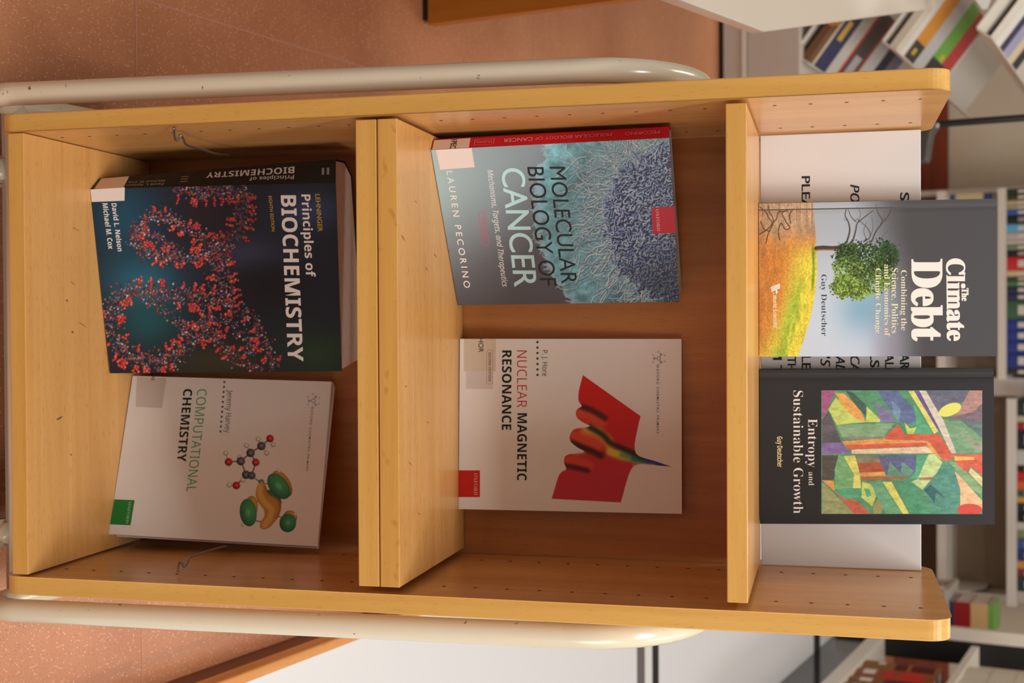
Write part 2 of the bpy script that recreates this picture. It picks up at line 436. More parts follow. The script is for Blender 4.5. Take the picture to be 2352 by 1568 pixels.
class Book:
    """front cover = a quad in the book's own x (across), z (up); y points back through the pages"""
    def __init__(self, name, label, cat, org, yaw, lean, w, h, corners, meas, bow=0.0):
        self.w, self.h = w, h
        self.c = [np.array(q, float) / 1000 for q in corners]            # BL TL TR BR
        self.H = solve_h(meas, [(0, 0), (0, 1), (1, 1), (1, 0)])         # measured print -> unit cover
        self.root = empty(name, label, cat)
        self.bow = bow; self.groove = False; self.tl = math.tan(lean)
        mat = MW @ Matrix.Translation(Vector(org) / 1000) @ Matrix.Rotation(yaw, 4, 'Z') @ Matrix.Rotation(-lean, 4, 'X')
        self.root.matrix_world = mat
    def uv(self, X, Y):
        X = np.asarray(X, float); Y = np.asarray(Y, float); H = self.H
        d = H[2, 0] * X + H[2, 1] * Y + H[2, 2]
        return (H[0, 0] * X + H[0, 1] * Y + H[0, 2]) / d, (H[1, 0] * X + H[1, 1] * Y + H[1, 2]) / d
    def surf(self, u, v, d=0.0):
        u = np.asarray(u, float); v = np.asarray(v, float); c = self.c
        x = (1 - u) * ((1 - v) * c[0][0] + v * c[1][0]) + u * ((1 - v) * c[3][0] + v * c[2][0])
        z = (1 - u) * ((1 - v) * c[0][1] + v * c[1][1]) + u * ((1 - v) * c[3][1] + v * c[2][1])
        y = -d - self.bow * np.sin(np.pi * np.clip(u, 0, 1)) * (1 - v) ** 2 + 0 * u
        if self.groove: y = y + 0.0008 * np.exp(-((u - 0.045) / 0.018) ** 2)
        return np.stack([x, y, z], -1)
    def shell(self, color, spine, thick, spine_mat=None, sheet=0.0006, hinge=False, name='cover', rough=0.33, back_shift=0.0):
        """spine: list of (dx, back, share of height) steps from the front joint to the back board, as [(bottom dx, bottom y, top dx, top y)]"""
        fm = ink(color, rough); sm = spine_mat or fm
        mb = MB(); nu, nv = (60, 6) if hinge else (10, 12)
        g = [[self.surf(i / nu, j / nv) for i in range(nu + 1)] for j in range(nv + 1)]
        vs = [tuple(p) for row in g for p in row]
        bk = [(x, y + sheet, z) for x, y, z in vs]
        n = len(vs); idx = lambda i, j: j * (nu + 1) + i
        fs = [(idx(i, j), idx(i + 1, j), idx(i + 1, j + 1), idx(i, j + 1)) for j in range(nv) for i in range(nu)]
        mb.add(vs + bk, fs + [tuple(q + n for q in f[::-1]) for f in fs]
               + [(idx(i, 0), idx(i, 0) + n, idx(i + 1, 0) + n, idx(i + 1, 0)) for i in range(nu)] + [(idx(i, nv), idx(i + 1, nv), idx(i + 1, nv) + n, idx(i, nv) + n) for i in range(nu)]
               + [(idx(nu, j), idx(nu, j) + n, idx(nu, j + 1) + n, idx(nu, j + 1)) for j in range(nv)], 0)
        # spine strip
        self.sp = [(self.c[0][0] + a, b, self.c[1][0] + cc, dd) for a, b, cc, dd in [(0, 0, 0, 0)] + spine]
        zb, zt = self.c[0][1], self.c[1][1]
        NV = 16; k = len(self.sp); vs = []
        for sh in (0, 1):
            for j in range(NV + 1):
                t = j / NV
                for p in self.sp: vs.append((p[0] * (1 - t) + p[2] * t + sheet * sh, p[1] * (1 - t) + p[3] * t, (zb + p[1] * self.tl) * (1 - t) + zt * t))
        o_ = k * (NV + 1); fs = []
        for j in range(NV):
            for i in range(k - 1):
                q = (j * k + i, j * k + i + 1, j * k + k + i + 1, j * k + k + i); fs += [q, tuple(n_ + o_ for n_ in q[::-1])]
        for i in range(k - 1):
            fs += [(i, i + o_, i + 1 + o_, i + 1), (NV * k + i, NV * k + i + 1, NV * k + i + 1 + o_, NV * k + i + o_)]
        mb.add(vs, fs, 1)
        cols = [(p[0], p[1], zb + p[1] * self.tl, p[2], p[3], zt) for p in self.sp]
        # back board
        e = cols[-1]; bw = self.w + back_shift
        q = [(e[0], e[1], e[2]), (e[0] + bw, e[1], e[2]), (e[3] + bw, e[4], e[5]), (e[3], e[4], e[5])]
        mb.hexa([(a, b - sheet, c_) for a, b, c_ in q], q, 0)
        self.cover = mb.build(name, [fm, sm], self.root)
        # pages
        ins = 0.0015 if not hinge else 0.004
        c = self.c
        m0 = sheet + 0.0002
        mid = self.sp[1:-1]; dz = self.tl
        pb = [(c[0][0] + .0012, m0, zb + ins), (c[3][0] - ins, m0, c[3][1] + ins), (e[0] + bw - ins, e[1] - m0, e[2] + ins), (e[0] + .0012, e[1] - m0, e[2] + ins)]
        pb += [(p[0] + sheet + .0012, p[1], zb + p[1] * dz + ins) for p in mid[::-1]]
        pt = [(c[1][0] + .0012, m0, zt - ins), (c[2][0] - ins, m0, c[2][1] - ins), (e[3] + bw - ins, e[4] - m0, e[5] - ins), (e[3] + .0012, e[4] - m0, e[5] - ins)]
        pt += [(p[2] + sheet + .0012, p[3], zt - ins) for p in mid[::-1]]
        k = len(pb)
        MB().add(pb + pt, [tuple(range(k))[::-1], tuple(range(k, 2 * k))] + [(i, (i + 1) % k, k + (i + 1) % k, k + i) for i in range(k)]).build('pages', M_PAPER, self.root)
    def place(self, X, Y, d):
        u, v = self.uv(X, Y); return self.surf(u, v, d)
    def text(self, name, t, face, xb0, y0, xb1, y1, H, color, off=0.0, spacing=1.0, d=0.00022, fat=0.0):
        """xb0,y0 / xb1,y1: foot of the first and of the last letter; H: height, all as measured on the cover"""
        vs, fs = glyphs(t, face, off, spacing)
        a = np.array(vs); mb = MB()
        for k, sh in enumerate((0.0,) if not fat else (0.0, -fat, fat)):   # heavier letters: the same outline set again a little aside
            X = xb0 + (xb1 - xb0) * a[:, 0] + H * a[:, 1]; Y = y0 + (y1 - y0) * a[:, 0] + sh * H
            mb.add([tuple(p) for p in self.place(X, Y, d + .00006 * k)], fs)
        return mb.build(name, ink(color, 0.4), self.cover)
    def patch(self, name, pts, color, d=0.00012, n=8, rough=0.4):
        """four-cornered print or sticker, following the cover"""
        p = np.array(pts, float); vs = []
        for j in range(n + 1):
            for i in range(n + 1):
                a, b = i / n, j / n
                q = (1 - a) * (1 - b) * p[0] + a * (1 - b) * p[1] + a * b * p[2] + (1 - a) * b * p[3]; vs.append(q)
        vs = np.array(vs); P = self.place(vs[:, 0], vs[:, 1], d)
        fs = [(j * (n + 1) + i, j * (n + 1) + i + 1, (j + 1) * (n + 1) + i + 1, (j + 1) * (n + 1) + i) for j in range(n) for i in range(n)]
        return MB().add([tuple(q) for q in P], fs).build(name, ink(color, rough), self.cover)
    def pill(self, name, a0, b0, a1, b1, H, color, wd=2.5, d=0.0002):
        """outlined lozenge: foot corner, foot corner at the far end, height"""
        L = abs(b1 - b0); r = H * 0.3; pts = []
        for cx, cy, s in ((H - r, r, 0), (H - r, L - r, 1), (r, L - r, 2), (r, r, 3)):
            for k in range(7):
                ang = math.pi / 2 * (k / 6) + math.pi / 2 * s - math.pi / 2
                pts.append((cx + r * math.cos(ang), cy + r * math.sin(ang), math.cos(ang), math.sin(ang)))
        X, Y = [], []
        for sgn in (0, 1):
            for x, y, nx, ny in pts:
                x, y = x - nx * wd * sgn, y - ny * wd * sgn
                X.append(a0 + (a1 - a0) * y / L + x); Y.append(b0 + y)
        n = len(pts); P = self.place(X, Y, d)
        MB().add([tuple(q) for q in P], [(i, (i + 1) % n, n + (i + 1) % n, n + i) for i in range(n)]).build(name, ink(color, 0.4), self.cover)
    def dots(self, name, x0, y0, x1, y1, n, r, color, d=0.0002):
        mb = MB()
        for k in range(n):
            x, y = x0 + (x1 - x0) * k / (n - 1), y0 + (y1 - y0) * k / (n - 1)
            a = np.linspace(0, 2 * np.pi, 13)[:-1]
            mb.add([tuple(q) for q in self.place(x + r * np.cos(a), y + r * np.sin(a), d)], [tuple(range(12))])
        mb.build(name, ink(color, 0.4), self.cover)
    def spine_pt(self, f, z, d=0.0003):
        """f 0..1 from the front joint across the first spine steps; z in 0..1 up"""
        s = self.sp; n = 1
        k = min(int(f * n), n - 1); g = f * n - k
        a, b = s[k], s[k + 1]
        x = (1 - z) * (a[0] + g * (b[0] - a[0])) + z * (a[2] + g * (b[2] - a[2]))
        y = (1 - z) * (a[1] + g * (b[1] - a[1])) + z * (a[3] + g * (b[3] - a[3]))
        dx, dy = b[2] - a[2], b[3] - a[3]; L = math.hypot(dx, dy)
        nx, ny = -dy / L, dx / L
        if ny > 0 and abs(ny) > abs(nx): nx, ny = -nx, -ny
        if nx > 0 and abs(nx) >= abs(ny): nx, ny = -nx, -ny
        zz = self.c[0][1] + z * (self.c[1][1] - self.c[0][1])
        return (x + nx * d, y + ny * d, zz)
    def spine_text(self, name, t, face, z0, z1, f0, f1, color, off=0.0):
        """reads downwards from z0 to z1; foot of the letters at f0, tops at f1 (towards the front)"""
        vs, fs = glyphs(t, face, off)
        MB().add([self.spine_pt(f0 + (f1 - f0) * b, z0 + (z1 - z0) * a, .0009) for a, b in vs], fs).build(name, ink(color, 0.4), self.cover)
    def spine_patch(self, name, z0, z1, f0, f1, color, d=0.0006):
        n, mz = 4, 8; vs = [self.spine_pt(f0 + (f1 - f0) * i / n, z0 + (z1 - z0) * j / mz, d) for j in range(mz + 1) for i in range(n + 1)]
        MB().add(vs, [(j * (n + 1) + i, j * (n + 1) + i + 1, (j + 1) * (n + 1) + i + 1, (j + 1) * (n + 1) + i) for j in range(mz) for i in range(n)]).build(name, ink(color, 0.4), self.cover)

# ------------------------------------------------------------------ printed pictures, painted point by point into the ink attribute
class Canvas:
    def __init__(self, X0, X1, Y0, Y1, step):
        self.x0, self.y0, self.st = X0, Y0, step / 2.0
        nx, ny = int((X1 - X0) / step) + 1, int((Y1 - Y0) / step) + 1
        self.nx, self.ny = nx, ny
        self.X, self.Y = np.meshgrid(X0 + (np.arange(2 * nx) + .5) * self.st - self.st, Y0 + (np.arange(2 * ny) + .5) * self.st - self.st)
        self.a = np.zeros((2 * ny, 2 * nx, 3)); self.m = np.zeros((2 * ny, 2 * nx))
    def win(self, xa, xb, ya, yb):
        i0 = max(0, int((xa - self.x0) / self.st)); i1 = min(self.X.shape[1], int((xb - self.x0) / self.st) + 3)
        j0 = max(0, int((ya - self.y0) / self.st)); j1 = min(self.X.shape[0], int((yb - self.y0) / self.st) + 3)
        return (slice(j0, j1), slice(i0, i1)) if i1 > i0 and j1 > j0 else None
    def fill(self, rgb): self.a[:] = np.asarray(rgb, float); self.m[:] = 1
    def blend(self, w, col, al):
        al = np.clip(al, 0, 1)
        self.a[w] = self.a[w] * (1 - al[..., None]) + np.asarray(col, float) * al[..., None]
        self.m[w] = np.maximum(self.m[w], al)
    def poly(self, pts, col, al=1.0, tex=None):
        p = np.array(pts, float); w = self.win(p[:, 0].min(), p[:, 0].max(), p[:, 1].min(), p[:, 1].max())
        if w is None: return
        X, Y = self.X[w], self.Y[w]; ins = np.zeros(X.shape, bool); n = len(p)
        for i in range(n):
            (x1, y1), (x2, y2) = p[i], p[(i + 1) % n]
            if y1 == y2: continue
            ins ^= ((y1 > Y) != (y2 > Y)) & (X < (x2 - x1) * (Y - y1) / (y2 - y1) + x1)
        c = np.asarray(col, float)
        if tex is not None: c = c * (1 + tex[w][..., None])
        self.blend(w, c, ins * al)
    def line(self, pts, width, col, al=1.0, soft=0.0, taper=False):
        p = np.array(pts, float); R = width / 2 + soft + 1
        w = self.win(p[:, 0].min() - R, p[:, 0].max() + R, p[:, 1].min() - R, p[:, 1].max() + R)
        if w is None: return
        X, Y = self.X[w], self.Y[w]; K = np.zeros(X.shape)
        for i in range(len(p) - 1):
            a, b = p[i], p[i + 1]; d = b - a; L2 = max(d @ d, 1e-9)
            t = np.clip(((X - a[0]) * d[0] + (Y - a[1]) * d[1]) / L2, 0, 1)
            D = np.hypot(X - a[0] - t * d[0], Y - a[1] - t * d[1])
            ww = width / 2 * ((1 - (i + t) / (len(p) - 1) * .75) if taper else 1)
            if soft: k = np.clip((ww + soft - D) / soft, 0, 1); k = k * k * (3 - 2 * k)
            else: k = (D < ww) * 1.0
            K = np.maximum(K, k)
        self.blend(w, col, K * al)
    def ell(self, cx, cy, rx, ry, ang, col, al=1.0, shade=0.0, soft=0.0):
        R = max(rx, ry) + soft; w = self.win(cx - R, cx + R, cy - R, cy + R)
        if w is None: return
        X, Y = self.X[w] - cx, self.Y[w] - cy; c, s = math.cos(ang), math.sin(ang)
        a, b = (X * c + Y * s) / rx, (-X * s + Y * c) / ry; q = a * a + b * b
        k = (q < 1) * 1.0 if not soft else np.clip((1 - np.sqrt(q)) * max(rx, ry) / soft, 0, 1)
        cc = np.asarray(col, float)
        if shade:
            z = np.sqrt(np.clip(1 - q, 0, 1))
            li = np.clip(0.35 + 0.75 * z + 0.25 * (X / rx) - .2 * (Y / ry), 0.25, 1.25)
            cc = cc * (1 - shade + shade * li)[..., None] + 120 * shade * np.clip(z - .93, 0, 1)[..., None] * 8
        self.blend(w, cc, k * al)
    def build(self, book, name, d=0.00010, masked=False):
        a = self.a.reshape(self.ny, 2, self.nx, 2, 3).mean((1, 3)); m_ = self.m.reshape(self.ny, 2, self.nx, 2).mean((1, 3))
        st = self.st * 2; X, Y = np.meshgrid(self.x0 + np.arange(self.nx) * st, self.y0 + np.arange(self.ny) * st)
        u, v = book.uv(X, Y); P = book.surf(np.clip(u, 0, 1), np.clip(v, 0, 1), d).reshape(-1, 3)
        idx = np.arange(self.nx * self.ny).reshape(self.ny, self.nx)
        q = np.stack([idx[:-1, :-1], idx[1:, :-1], idx[1:, 1:], idx[:-1, 1:]], -1).reshape(-1, 4)
        if masked:
            k = (m_ > .3); kq = (k[:-1, :-1] | k[1:, :-1] | k[1:, 1:] | k[:-1, 1:]).reshape(-1)
            q = q[kq]
            a = a / np.maximum(m_, .02)[..., None] if False else a
            used = np.unique(q); mp = np.full(len(P), -1); mp[used] = np.arange(len(used)); P = P[used]; q = mp[q]; a = a.reshape(-1, 3)[used]
        s = np.clip(a.reshape(-1, 3) / 255.0, 0, 1); l = np.where(s <= .04045, s / 12.92, ((s + .055) / 1.055) ** 2.4)
        me = bpy.data.meshes.new(name)
        me.vertices.add(len(P)); me.vertices.foreach_set('co', P.astype(np.float32).ravel())
        nq = len(q); me.loops.add(nq * 4); me.polygons.add(nq)
        me.loops.foreach_set('vertex_index', q[:, ::-1].astype(np.int32).ravel()); me.polygons.foreach_set('loop_start', np.arange(0, nq * 4, 4, dtype=np.int32))
        me.update(calc_edges=True)
        at_ = me.color_attributes.new('ink', 'FLOAT_COLOR', 'POINT')
        at_.data.foreach_set('color', np.concatenate([l, np.ones((len(l), 1))], 1).astype(np.float32).ravel())
        me.materials.append(M_PRINT)
        o = bpy.data.objects.new(name, me); COL.objects.link(o); o.parent = book.cover
        return o
def fbm(X, Y, sx, sy, seed, octs=3):
    """smooth value noise in -1..1"""
    rg = np.random.RandomState(seed); out = np.zeros(X.shape); amp = 1.0; tot = 0
    for o in range(octs):
        g = rg.rand(64, 64); x = X / sx * 2 ** o; y = Y / sy * 2 ** o
        xi, yi = np.floor(x).astype(int), np.floor(y).astype(int); fx, fy = x - xi, y - yi
        fx, fy = fx * fx * (3 - 2 * fx), fy * fy * (3 - 2 * fy)
        G = lambda i, j: g[i % 64, j % 64]
        out += amp * ((G(xi, yi) * (1 - fx) + G(xi + 1, yi) * fx) * (1 - fy) + (G(xi, yi + 1) * (1 - fx) + G(xi + 1, yi + 1) * fx) * fy)
        tot += amp; amp *= .55
    return out / tot * 2 - 1
def sstep(a, b, x): t = np.clip((x - a) / (b - a), 0, 1); return t * t * (3 - 2 * t)

rnd = random.Random(11)
# ------------------------------------------------------------------ the dark blue textbook, lowest shelf
bk = Book('paperback_book', 'thick dark blue paperback with red molecule chains, leaning on the lowest shelf', 'book',
          (45.5, 124.8, 0.6), 0.1677, 0.0577, 0.2113, 0.2852, [(-1.2, -0.4), (1.2, 289.0), (211.2, 281.2), (211.4, 1.6)],
          [(62, 250), (1745, 205), (1788, 1485), (222, 1500)])
bk.shell((22, 27, 36), [(-.0105, .020, -.0252, .0065), (-.0115, .045, -.021, .040), (0, .062, -.004, .063)], .062, spine_mat=ink((16, 17, 20), .3))
cv = Canvas(56, 1796, 200, 1506, 3.5); X, Y = cv.X, cv.Y
base = np.zeros(X.shape + (3,)) + np.array([24, 30, 42])
for cx, cy, sx, sy, col, k in ((300, 450, 260, 300, (20, 84, 112), .8), (430, 900, 300, 200, (34, 104, 128), .9), (480, 1170, 240, 180, (16, 90, 94), .7), (1150, 720, 280, 120, (70, 82, 116), .75),
                               (1580, 400, 240, 130, (58, 72, 112), .75), (830, 480, 180, 180, (40, 30, 34), .7), (1650, 1380, 240, 160, (36, 66, 32), .8), (950, 1430, 300, 120, (70, 66, 34), .7), (1300, 900, 300, 200, (14, 16, 20), .8), (150, 1400, 200, 120, (40, 44, 66), .6)):
    g = k * np.exp(-(((X - cx) / sx) ** 2 + ((Y - cy) / sy) ** 2))
    base = base * (1 - g[..., None]) + np.array(col) * g[..., None]
cv.a[:] = base; cv.m[:] = 1
REDS = [(222, 74, 66), (205, 58, 56), (230, 104, 92), (196, 60, 70)]
MIXC = [(206, 78, 74), (188, 66, 70), (220, 116, 108), (170, 60, 74), (196, 84, 92), (206, 70, 64)] + [(214, 160, 170), (190, 190, 206), (226, 214, 214), (54, 92, 150), (70, 110, 150), (90, 120, 160), (44, 56, 96), (120, 60, 70), (204, 128, 62), (80, 96, 120), (150, 90, 110)]
def chain(pts, n, spread, spikes=True, dim=1.0):
    P = np.array(pts, float); seg = np.hypot(*np.diff(P, axis=0).T); cs = np.r_[0, np.cumsum(seg)]
    for k in range(n):
        s = rnd.random() * cs[-1]; i = min(np.searchsorted(cs, s, 'right') - 1, len(seg) - 1); t = (s - cs[i]) / seg[i]
        p = P[i] + (P[i + 1] - P[i]) * t; d = (P[i + 1] - P[i]) / seg[i]; nrm = np.array([-d[1], d[0]])
        o = rnd.gauss(0, .5) * spread; q = p + nrm * o + d * rnd.uniform(-10, 10)
        c = rnd.choice(MIXC); r = rnd.uniform(4, 9)
        cv.ell(q[0], q[1], r, r, 0, np.array(c) * dim * rnd.uniform(.55, .95), 1, .7)
    if spikes:
        for k in range(n // 22):
            s = rnd.random() * cs[-1]; i = min(np.searchsorted(cs, s, 'right') - 1, len(seg) - 1); t = (s - cs[i]) / seg[i]
            p = P[i] + (P[i + 1] - P[i]) * t; d = (P[i + 1] - P[i]) / seg[i]; nrm = np.array([-d[1], d[0]]) * rnd.choice((-1, 1))
            for j in range(4):
                q = p + nrm * spread * (.75 + .2 * j + rnd.uniform(-.05, .05)) + d * rnd.uniform(-12, 12); r = 12 - j
                cv.ell(q[0], q[1], r, r, 0, np.array(rnd.choice(REDS)) * dim * .92, 1, .7)
def smooth(pts, n=5): return [(p.x, p.y) for p in spline([(a, b, 0) for a, b in pts], n)]
chain(smooth([(640, 225), (760, 260), (900, 260), (1040, 240), (1130, 225)]), 400, 80, True, .85)
chain(smooth([(1100, 260), (1110, 420), (1080, 560), (1000, 640), (900, 660)]), 330, 70, True, .8)
chain(smooth([(900, 640), (780, 560), (650, 480), (540, 440), (430, 480), (370, 590), (440, 680), (560, 720), (700, 730), (840, 720), (930, 670)]), 760, 50)
chain(smooth([(380, 560), (470, 560), (560, 600), (620, 660), (700, 700)]), 160, 35, False)
chain(smooth([(900, 660), (960, 780), (990, 930), (1020, 1060)]), 300, 75)
chain(smooth([(960, 1010), (800, 1000), (640, 980), (480, 960), (330, 960), (230, 1030), (225, 1150), (260, 1290), (360, 1390), (520, 1420), (680, 1370), (780, 1280), (850, 1190), (920, 1100)]), 1200, 68)
chain(smooth([(470, 1000), (560, 1080), (680, 1150), (780, 1240)]), 130, 50, False)
chain(smooth([(1000, 1050), (1120, 1090), (1210, 1170), (1260, 1290), (1300, 1380), (1350, 1470)]), 210, 45)
chain(smooth([(820, 1160), (920, 1250), (1000, 1340), (1070, 1410), (1160, 1450), (1260, 1470)]), 210, 42)
chain(smooth([(930, 1120), (1060, 1190), (1130, 1260), (1170, 1390)]), 110, 45)
cv.build(bk, 'cover_picture')
WHT, GOLD = (232, 224, 218), (196, 160, 52)
bk.text('series_lettering', 'LEHNINGER', 'plain', 1607, 287, 1627, 550, 32, GOLD, .008)
bk.text('title_lettering', 'Principles of', 'bold', 1492, 290, 1527, 860, 86, WHT)
bk.text('title_lettering', 'BIOCHEMISTRY', 'bold', 1372, 295, 1427, 1422, 106, WHT, .004)
bk.text('edition_lettering', 'EIGHTH EDITION', 'plain', 1290, 300, 1314, 547, 22, GOLD, .004)
bk.text('author_lettering', 'David L. Nelson', 'bold', 212, 350, 262, 685, 37, WHT)
bk.text('author_lettering', 'Michael M. Cox', 'bold', 150, 350, 197, 670, 38, WHT)
bk.patch('library_label', [(64, 252), (303, 238), (303, 332), (76, 341)], (226, 214, 206), .00018)
bk.spine_patch('library_label', .018, .14, .02, .98, (214, 190, 172))
bk.spine_text('title_lettering', 'BIOCHEMISTRY', 'bold', .835, .475, .80, .48, (188, 180, 178))
bk.spine_text('title_lettering', 'Principles of', 'bold', .835, .655, .46, .20, (170, 162, 160))
bk.spine_text('author_lettering', 'David L. Nelson', 'bold', .305, .15, .30, .12, (120, 112, 110))
bk.spine_text('author_lettering', 'Michael M. Cox', 'bold', .305, .15, .52, .36, (120, 112, 110))
for a in range(3): bk.spine_patch('gold_line', .37, .40, .30 + .16 * a, .36 + .16 * a, (120, 96, 44))
bk.spine_patch('publisher_mark', .945, .955, .35, .65, (130, 124, 122)); bk.spine_patch('publisher_mark', .965, .975, .35, .65, (130, 124, 122))

# ------------------------------------------------------------------ white paperback, lowest shelf
bk = Book('paperback_book', 'white paperback with green and gold molecule picture, leaning on the lowest shelf', 'book',
          (258.4, 211.6, 0.8), -0.2922, 0.1128, 0.191, 0.2469, [(0.6, 0.6), (-0.6, 245.0), (192.0, 248.7), (189.9, -0.6)],
          [(295, 80), (1880, 125), (1770, 1445), (95, 1345)])
PW = (240, 233, 228)
bk.shell(PW, [(-.0008, .008, -.0008, .009), (0, .0150, .003, .0185)], .015, back_shift=-.001)
GRN = (70, 156, 92)
bk.text('title_lettering', 'COMPUTATIONAL', 'sans', 805, 185, 712, 998, 77, GRN, -.006)
bk.text('title_lettering', 'CHEMISTRY', 'bold', 695, 183, 640, 757, 72, (24, 24, 24))
bk.text('author_lettering', 'Jeremy Harvey', 'sans', 1030, 190, 1008, 528, 57, (74, 68, 64), -.004)
bk.dots('dotted_line', 1020, 128, 988, 517, 11, 9, (96, 88, 84))
bk.text('series_lettering', 'OXFORD CHEMISTRY PRIMERS', 'plain', 1718, 322, 1675, 832, 17, (112, 102, 98), .004, 1.35)
bk.patch('publisher_square', [(143, 1061), (303, 1068), (268, 1272), (107, 1265)], (36, 132, 56))
bk.text('publisher_lettering', 'OXFORD', 'serif', 255, 1083, 230, 1255, 22, (176, 206, 172), -.008)
bk.patch('library_label', [(330, 85), (560, 100), (525, 332), (316, 322)], (212, 198, 190), .0001)
bk.text('library_lettering', 'AR', 'plain', 440, 80, 437, 120, 31, (110, 100, 96), .008)
def emblem(cv, cx, cy, s, col):
    def ring(x, y, r, al): cv.line([(x + r * math.cos(a), y + r * math.sin(a)) for a in np.linspace(0, 2 * math.pi, 7)], 4.5, col, al)
    ring(cx, cy, 20 * s, 1)
    for a in (math.radians(180), math.radians(60), math.radians(-60)):
        x, y = cx + 45 * s * math.cos(a), cy + 45 * s * math.sin(a)
        cv.line([(cx + 20 * s * math.cos(a), cy + 20 * s * math.sin(a)), (x, y)], 4.5, col, 1); ring(x, y, 9 * s, .9)
        for b in (a - .6, a + .6):
            x2, y2 = cx + 68 * s * math.cos(b), cy + 68 * s * math.sin(b)
            cv.line([(x, y), (x2, y2)], 3.5, np.array(col) * .4 + np.array(PW) * .6, .8); ring(x2, y2, 7 * s, .35)
cv = Canvas(1640, 1830, 185, 365, 2.6); cv.a[:] = PW; emblem(cv, 1735, 275, .8, (130, 120, 116)); cv.build(bk, 'series_emblem', masked=True)
cv = Canvas(985, 1640, 520, 1350, 3.0); cv.a[:] = PW
DK, RD, HY = (92, 90, 92), (196, 30, 34), (226, 218, 212)
At = {'c1': (1315, 632, 34, DK), 'c2': (1228, 687, 34, DK), 'c3': (1150, 753, 34, DK), 'c4': (1192, 862, 34, DK), 'c5': (1236, 868, 32, DK), 'o1': (1385, 573, 30, RD), 'o2': (1270, 763, 30, RD), 'o3': (1052, 760, 31, RD), 'o4': (1113, 948, 31, RD)}
for a, b in (('c1', 'c2'), ('c2', 'c3'), ('c3', 'c4'), ('c4', 'c5'), ('c5', 'o2'), ('o2', 'c2'), ('c1', 'o1'), ('c3', 'o3'), ('c4', 'o4')):
    cv.line([At[a][:2], At[b][:2]], 11, (120, 92, 96), 1)
for a, (x, y) in (('c1', (1290, 578)), ('c2', (1195, 628)), ('o1', (1410, 622)), ('c1', (1358, 690)), ('c3', (1138, 722)), ('o3', (1028, 690)), ('o4', (1056, 945)), ('c4', (1165, 905))):
    cv.line([At[a][:2], (x, y)], 8, (176, 166, 162), 1)
    cv.ell(x, y, 20, 20, 0, (176, 166, 162), 1); cv.ell(x - 1, y - 1, 17, 17, 0, HY, 1, .5)
for x, y, r, c in At.values(): cv.ell(x, y, r, r, 0, c, 1, .85)
cv.line([(1236, 868), (1320, 935), (1420, 930)], 8, (92, 96, 128), 1)
OCH, GR2 = (206, 150, 58), (66, 150, 92)
cv.line([(1255, 1085), (1330, 1060)], 9, (96, 92, 120)); cv.line([(1270, 1235), (1330, 1245)], 9, (96, 92, 120)); cv.line([(1430, 1190), (1500, 1215)], 9, (150, 120, 100))
cv.ell(1482, 935, 118, 64, math.radians(58), OCH, 1, .55); cv.ell(1455, 832, 15, 15, 0, HY, 1, .5)
cv.ell(1315, 922, 24, 24, 0, GR2, 1, .6)
cv.ell(1415, 1045, 80, 36, math.radians(45), (44, 120, 66), 1, .5)
cv.ell(1228, 1130, 56, 98, math.radians(8), OCH, 1, .55)
cv.ell(1545, 1210, 58, 60, 0, OCH, 1, .6); cv.ell(1590, 1180, 16, 16, 0, HY, 1, .5); cv.ell(1162, 1268, 15, 15, 0, HY, 1, .5)
bean = smooth([(1310, 918), (1280, 955), (1268, 1020), (1290, 1085), (1330, 1140), (1338, 1195), (1306, 1248), (1304, 1290), (1340, 1306), (1385, 1284), (1430, 1232), (1466, 1165), (1474, 1105), (1450, 1060), (1402, 1036), (1366, 1004), (1348, 958), (1336, 922)])
cv.poly(bean, (196, 142, 52), 1)
cv.line(smooth([(1305, 950), (1305, 1020), (1345, 1090), (1395, 1140), (1380, 1210), (1340, 1270)]), 10, (236, 190, 104), .75, 34)
cv.line(smooth([(1345, 955), (1370, 1010), (1440, 1060), (1466, 1120), (1440, 1210)]), 4, (130, 84, 26), .6, 12)
cv.ell(1455, 955, 118, 74, math.radians(52), GR2, 1, .6); cv.ell(1208, 1168, 68, 112, math.radians(-6), GR2, 1, .6); cv.ell(1528, 1252, 68, 76, math.radians(10), (56, 140, 82), 1, .6)
cv.build(bk, 'cover_picture', masked=True)

# ------------------------------------------------------------------ grey-blue paperback, middle shelf
bk = Book('paperback_book', 'grey and teal paperback with red spine on the middle shelf, turned sideways', 'book',
          (16.3, 109.2, 407.9), 0.5448, 0.0209, 0.1895, 0.248, [(0.5, 0.0), (-0.4, 248.7), (190.0, 247.2), (189.1, 0.2)],
          [(65, 228), (2018, 130), (2098, 1470), (288, 1500)])
bk.shell((120, 132, 136), [(-.005, .0125, -.0079, .0098), (-.004, .0185, -.006, .0165), (0, .020, 0, .020)], .020, spine_mat=ink((190, 22, 40), .3), back_shift=-.001)
cv = Canvas(58, 2106, 124, 1508, 4.0); X, Y = cv.X, cv.Y
t = np.clip((Y - 130) / 1370, 0, 1); u_ = np.clip((X - 60) / 1000, 0, 1)
lo = np.array([168, 194, 198]); hi = np.array([126, 138, 146]); dk = np.array([86, 84, 90])
g = lo * (1 - u_[..., None]) + hi * u_[..., None]
k = sstep(.25, 1.0, t * .9 + u_ * .25)[..., None]; cv.a[:] = g * (1 - k) + dk * k; cv.m[:] = 1
bx = np.interp(Y, [120, 300, 380, 700, 960, 1060, 1180, 1300, 1400, 1510], [1010, 985, 930, 905, 925, 960, 1010, 1090, 1150, 1230])
jag = 34 * fbm(X * 0, Y, 40, 52, 4, 3) + 16 * fbm(X, Y, 46, 30, 5)
cell = sstep(-3, 5, X - bx - jag)
n1, n2 = fbm(X, Y, 120, 90, 7, 4), fbm(X, Y, 34, 34, 8, 3)
teal = np.array([112, 166, 178]) * (1 + .28 * n1 + .22 * n2)[..., None]
rimk = np.exp(-((X - bx - jag - 14) / 16.0) ** 2)[..., None]
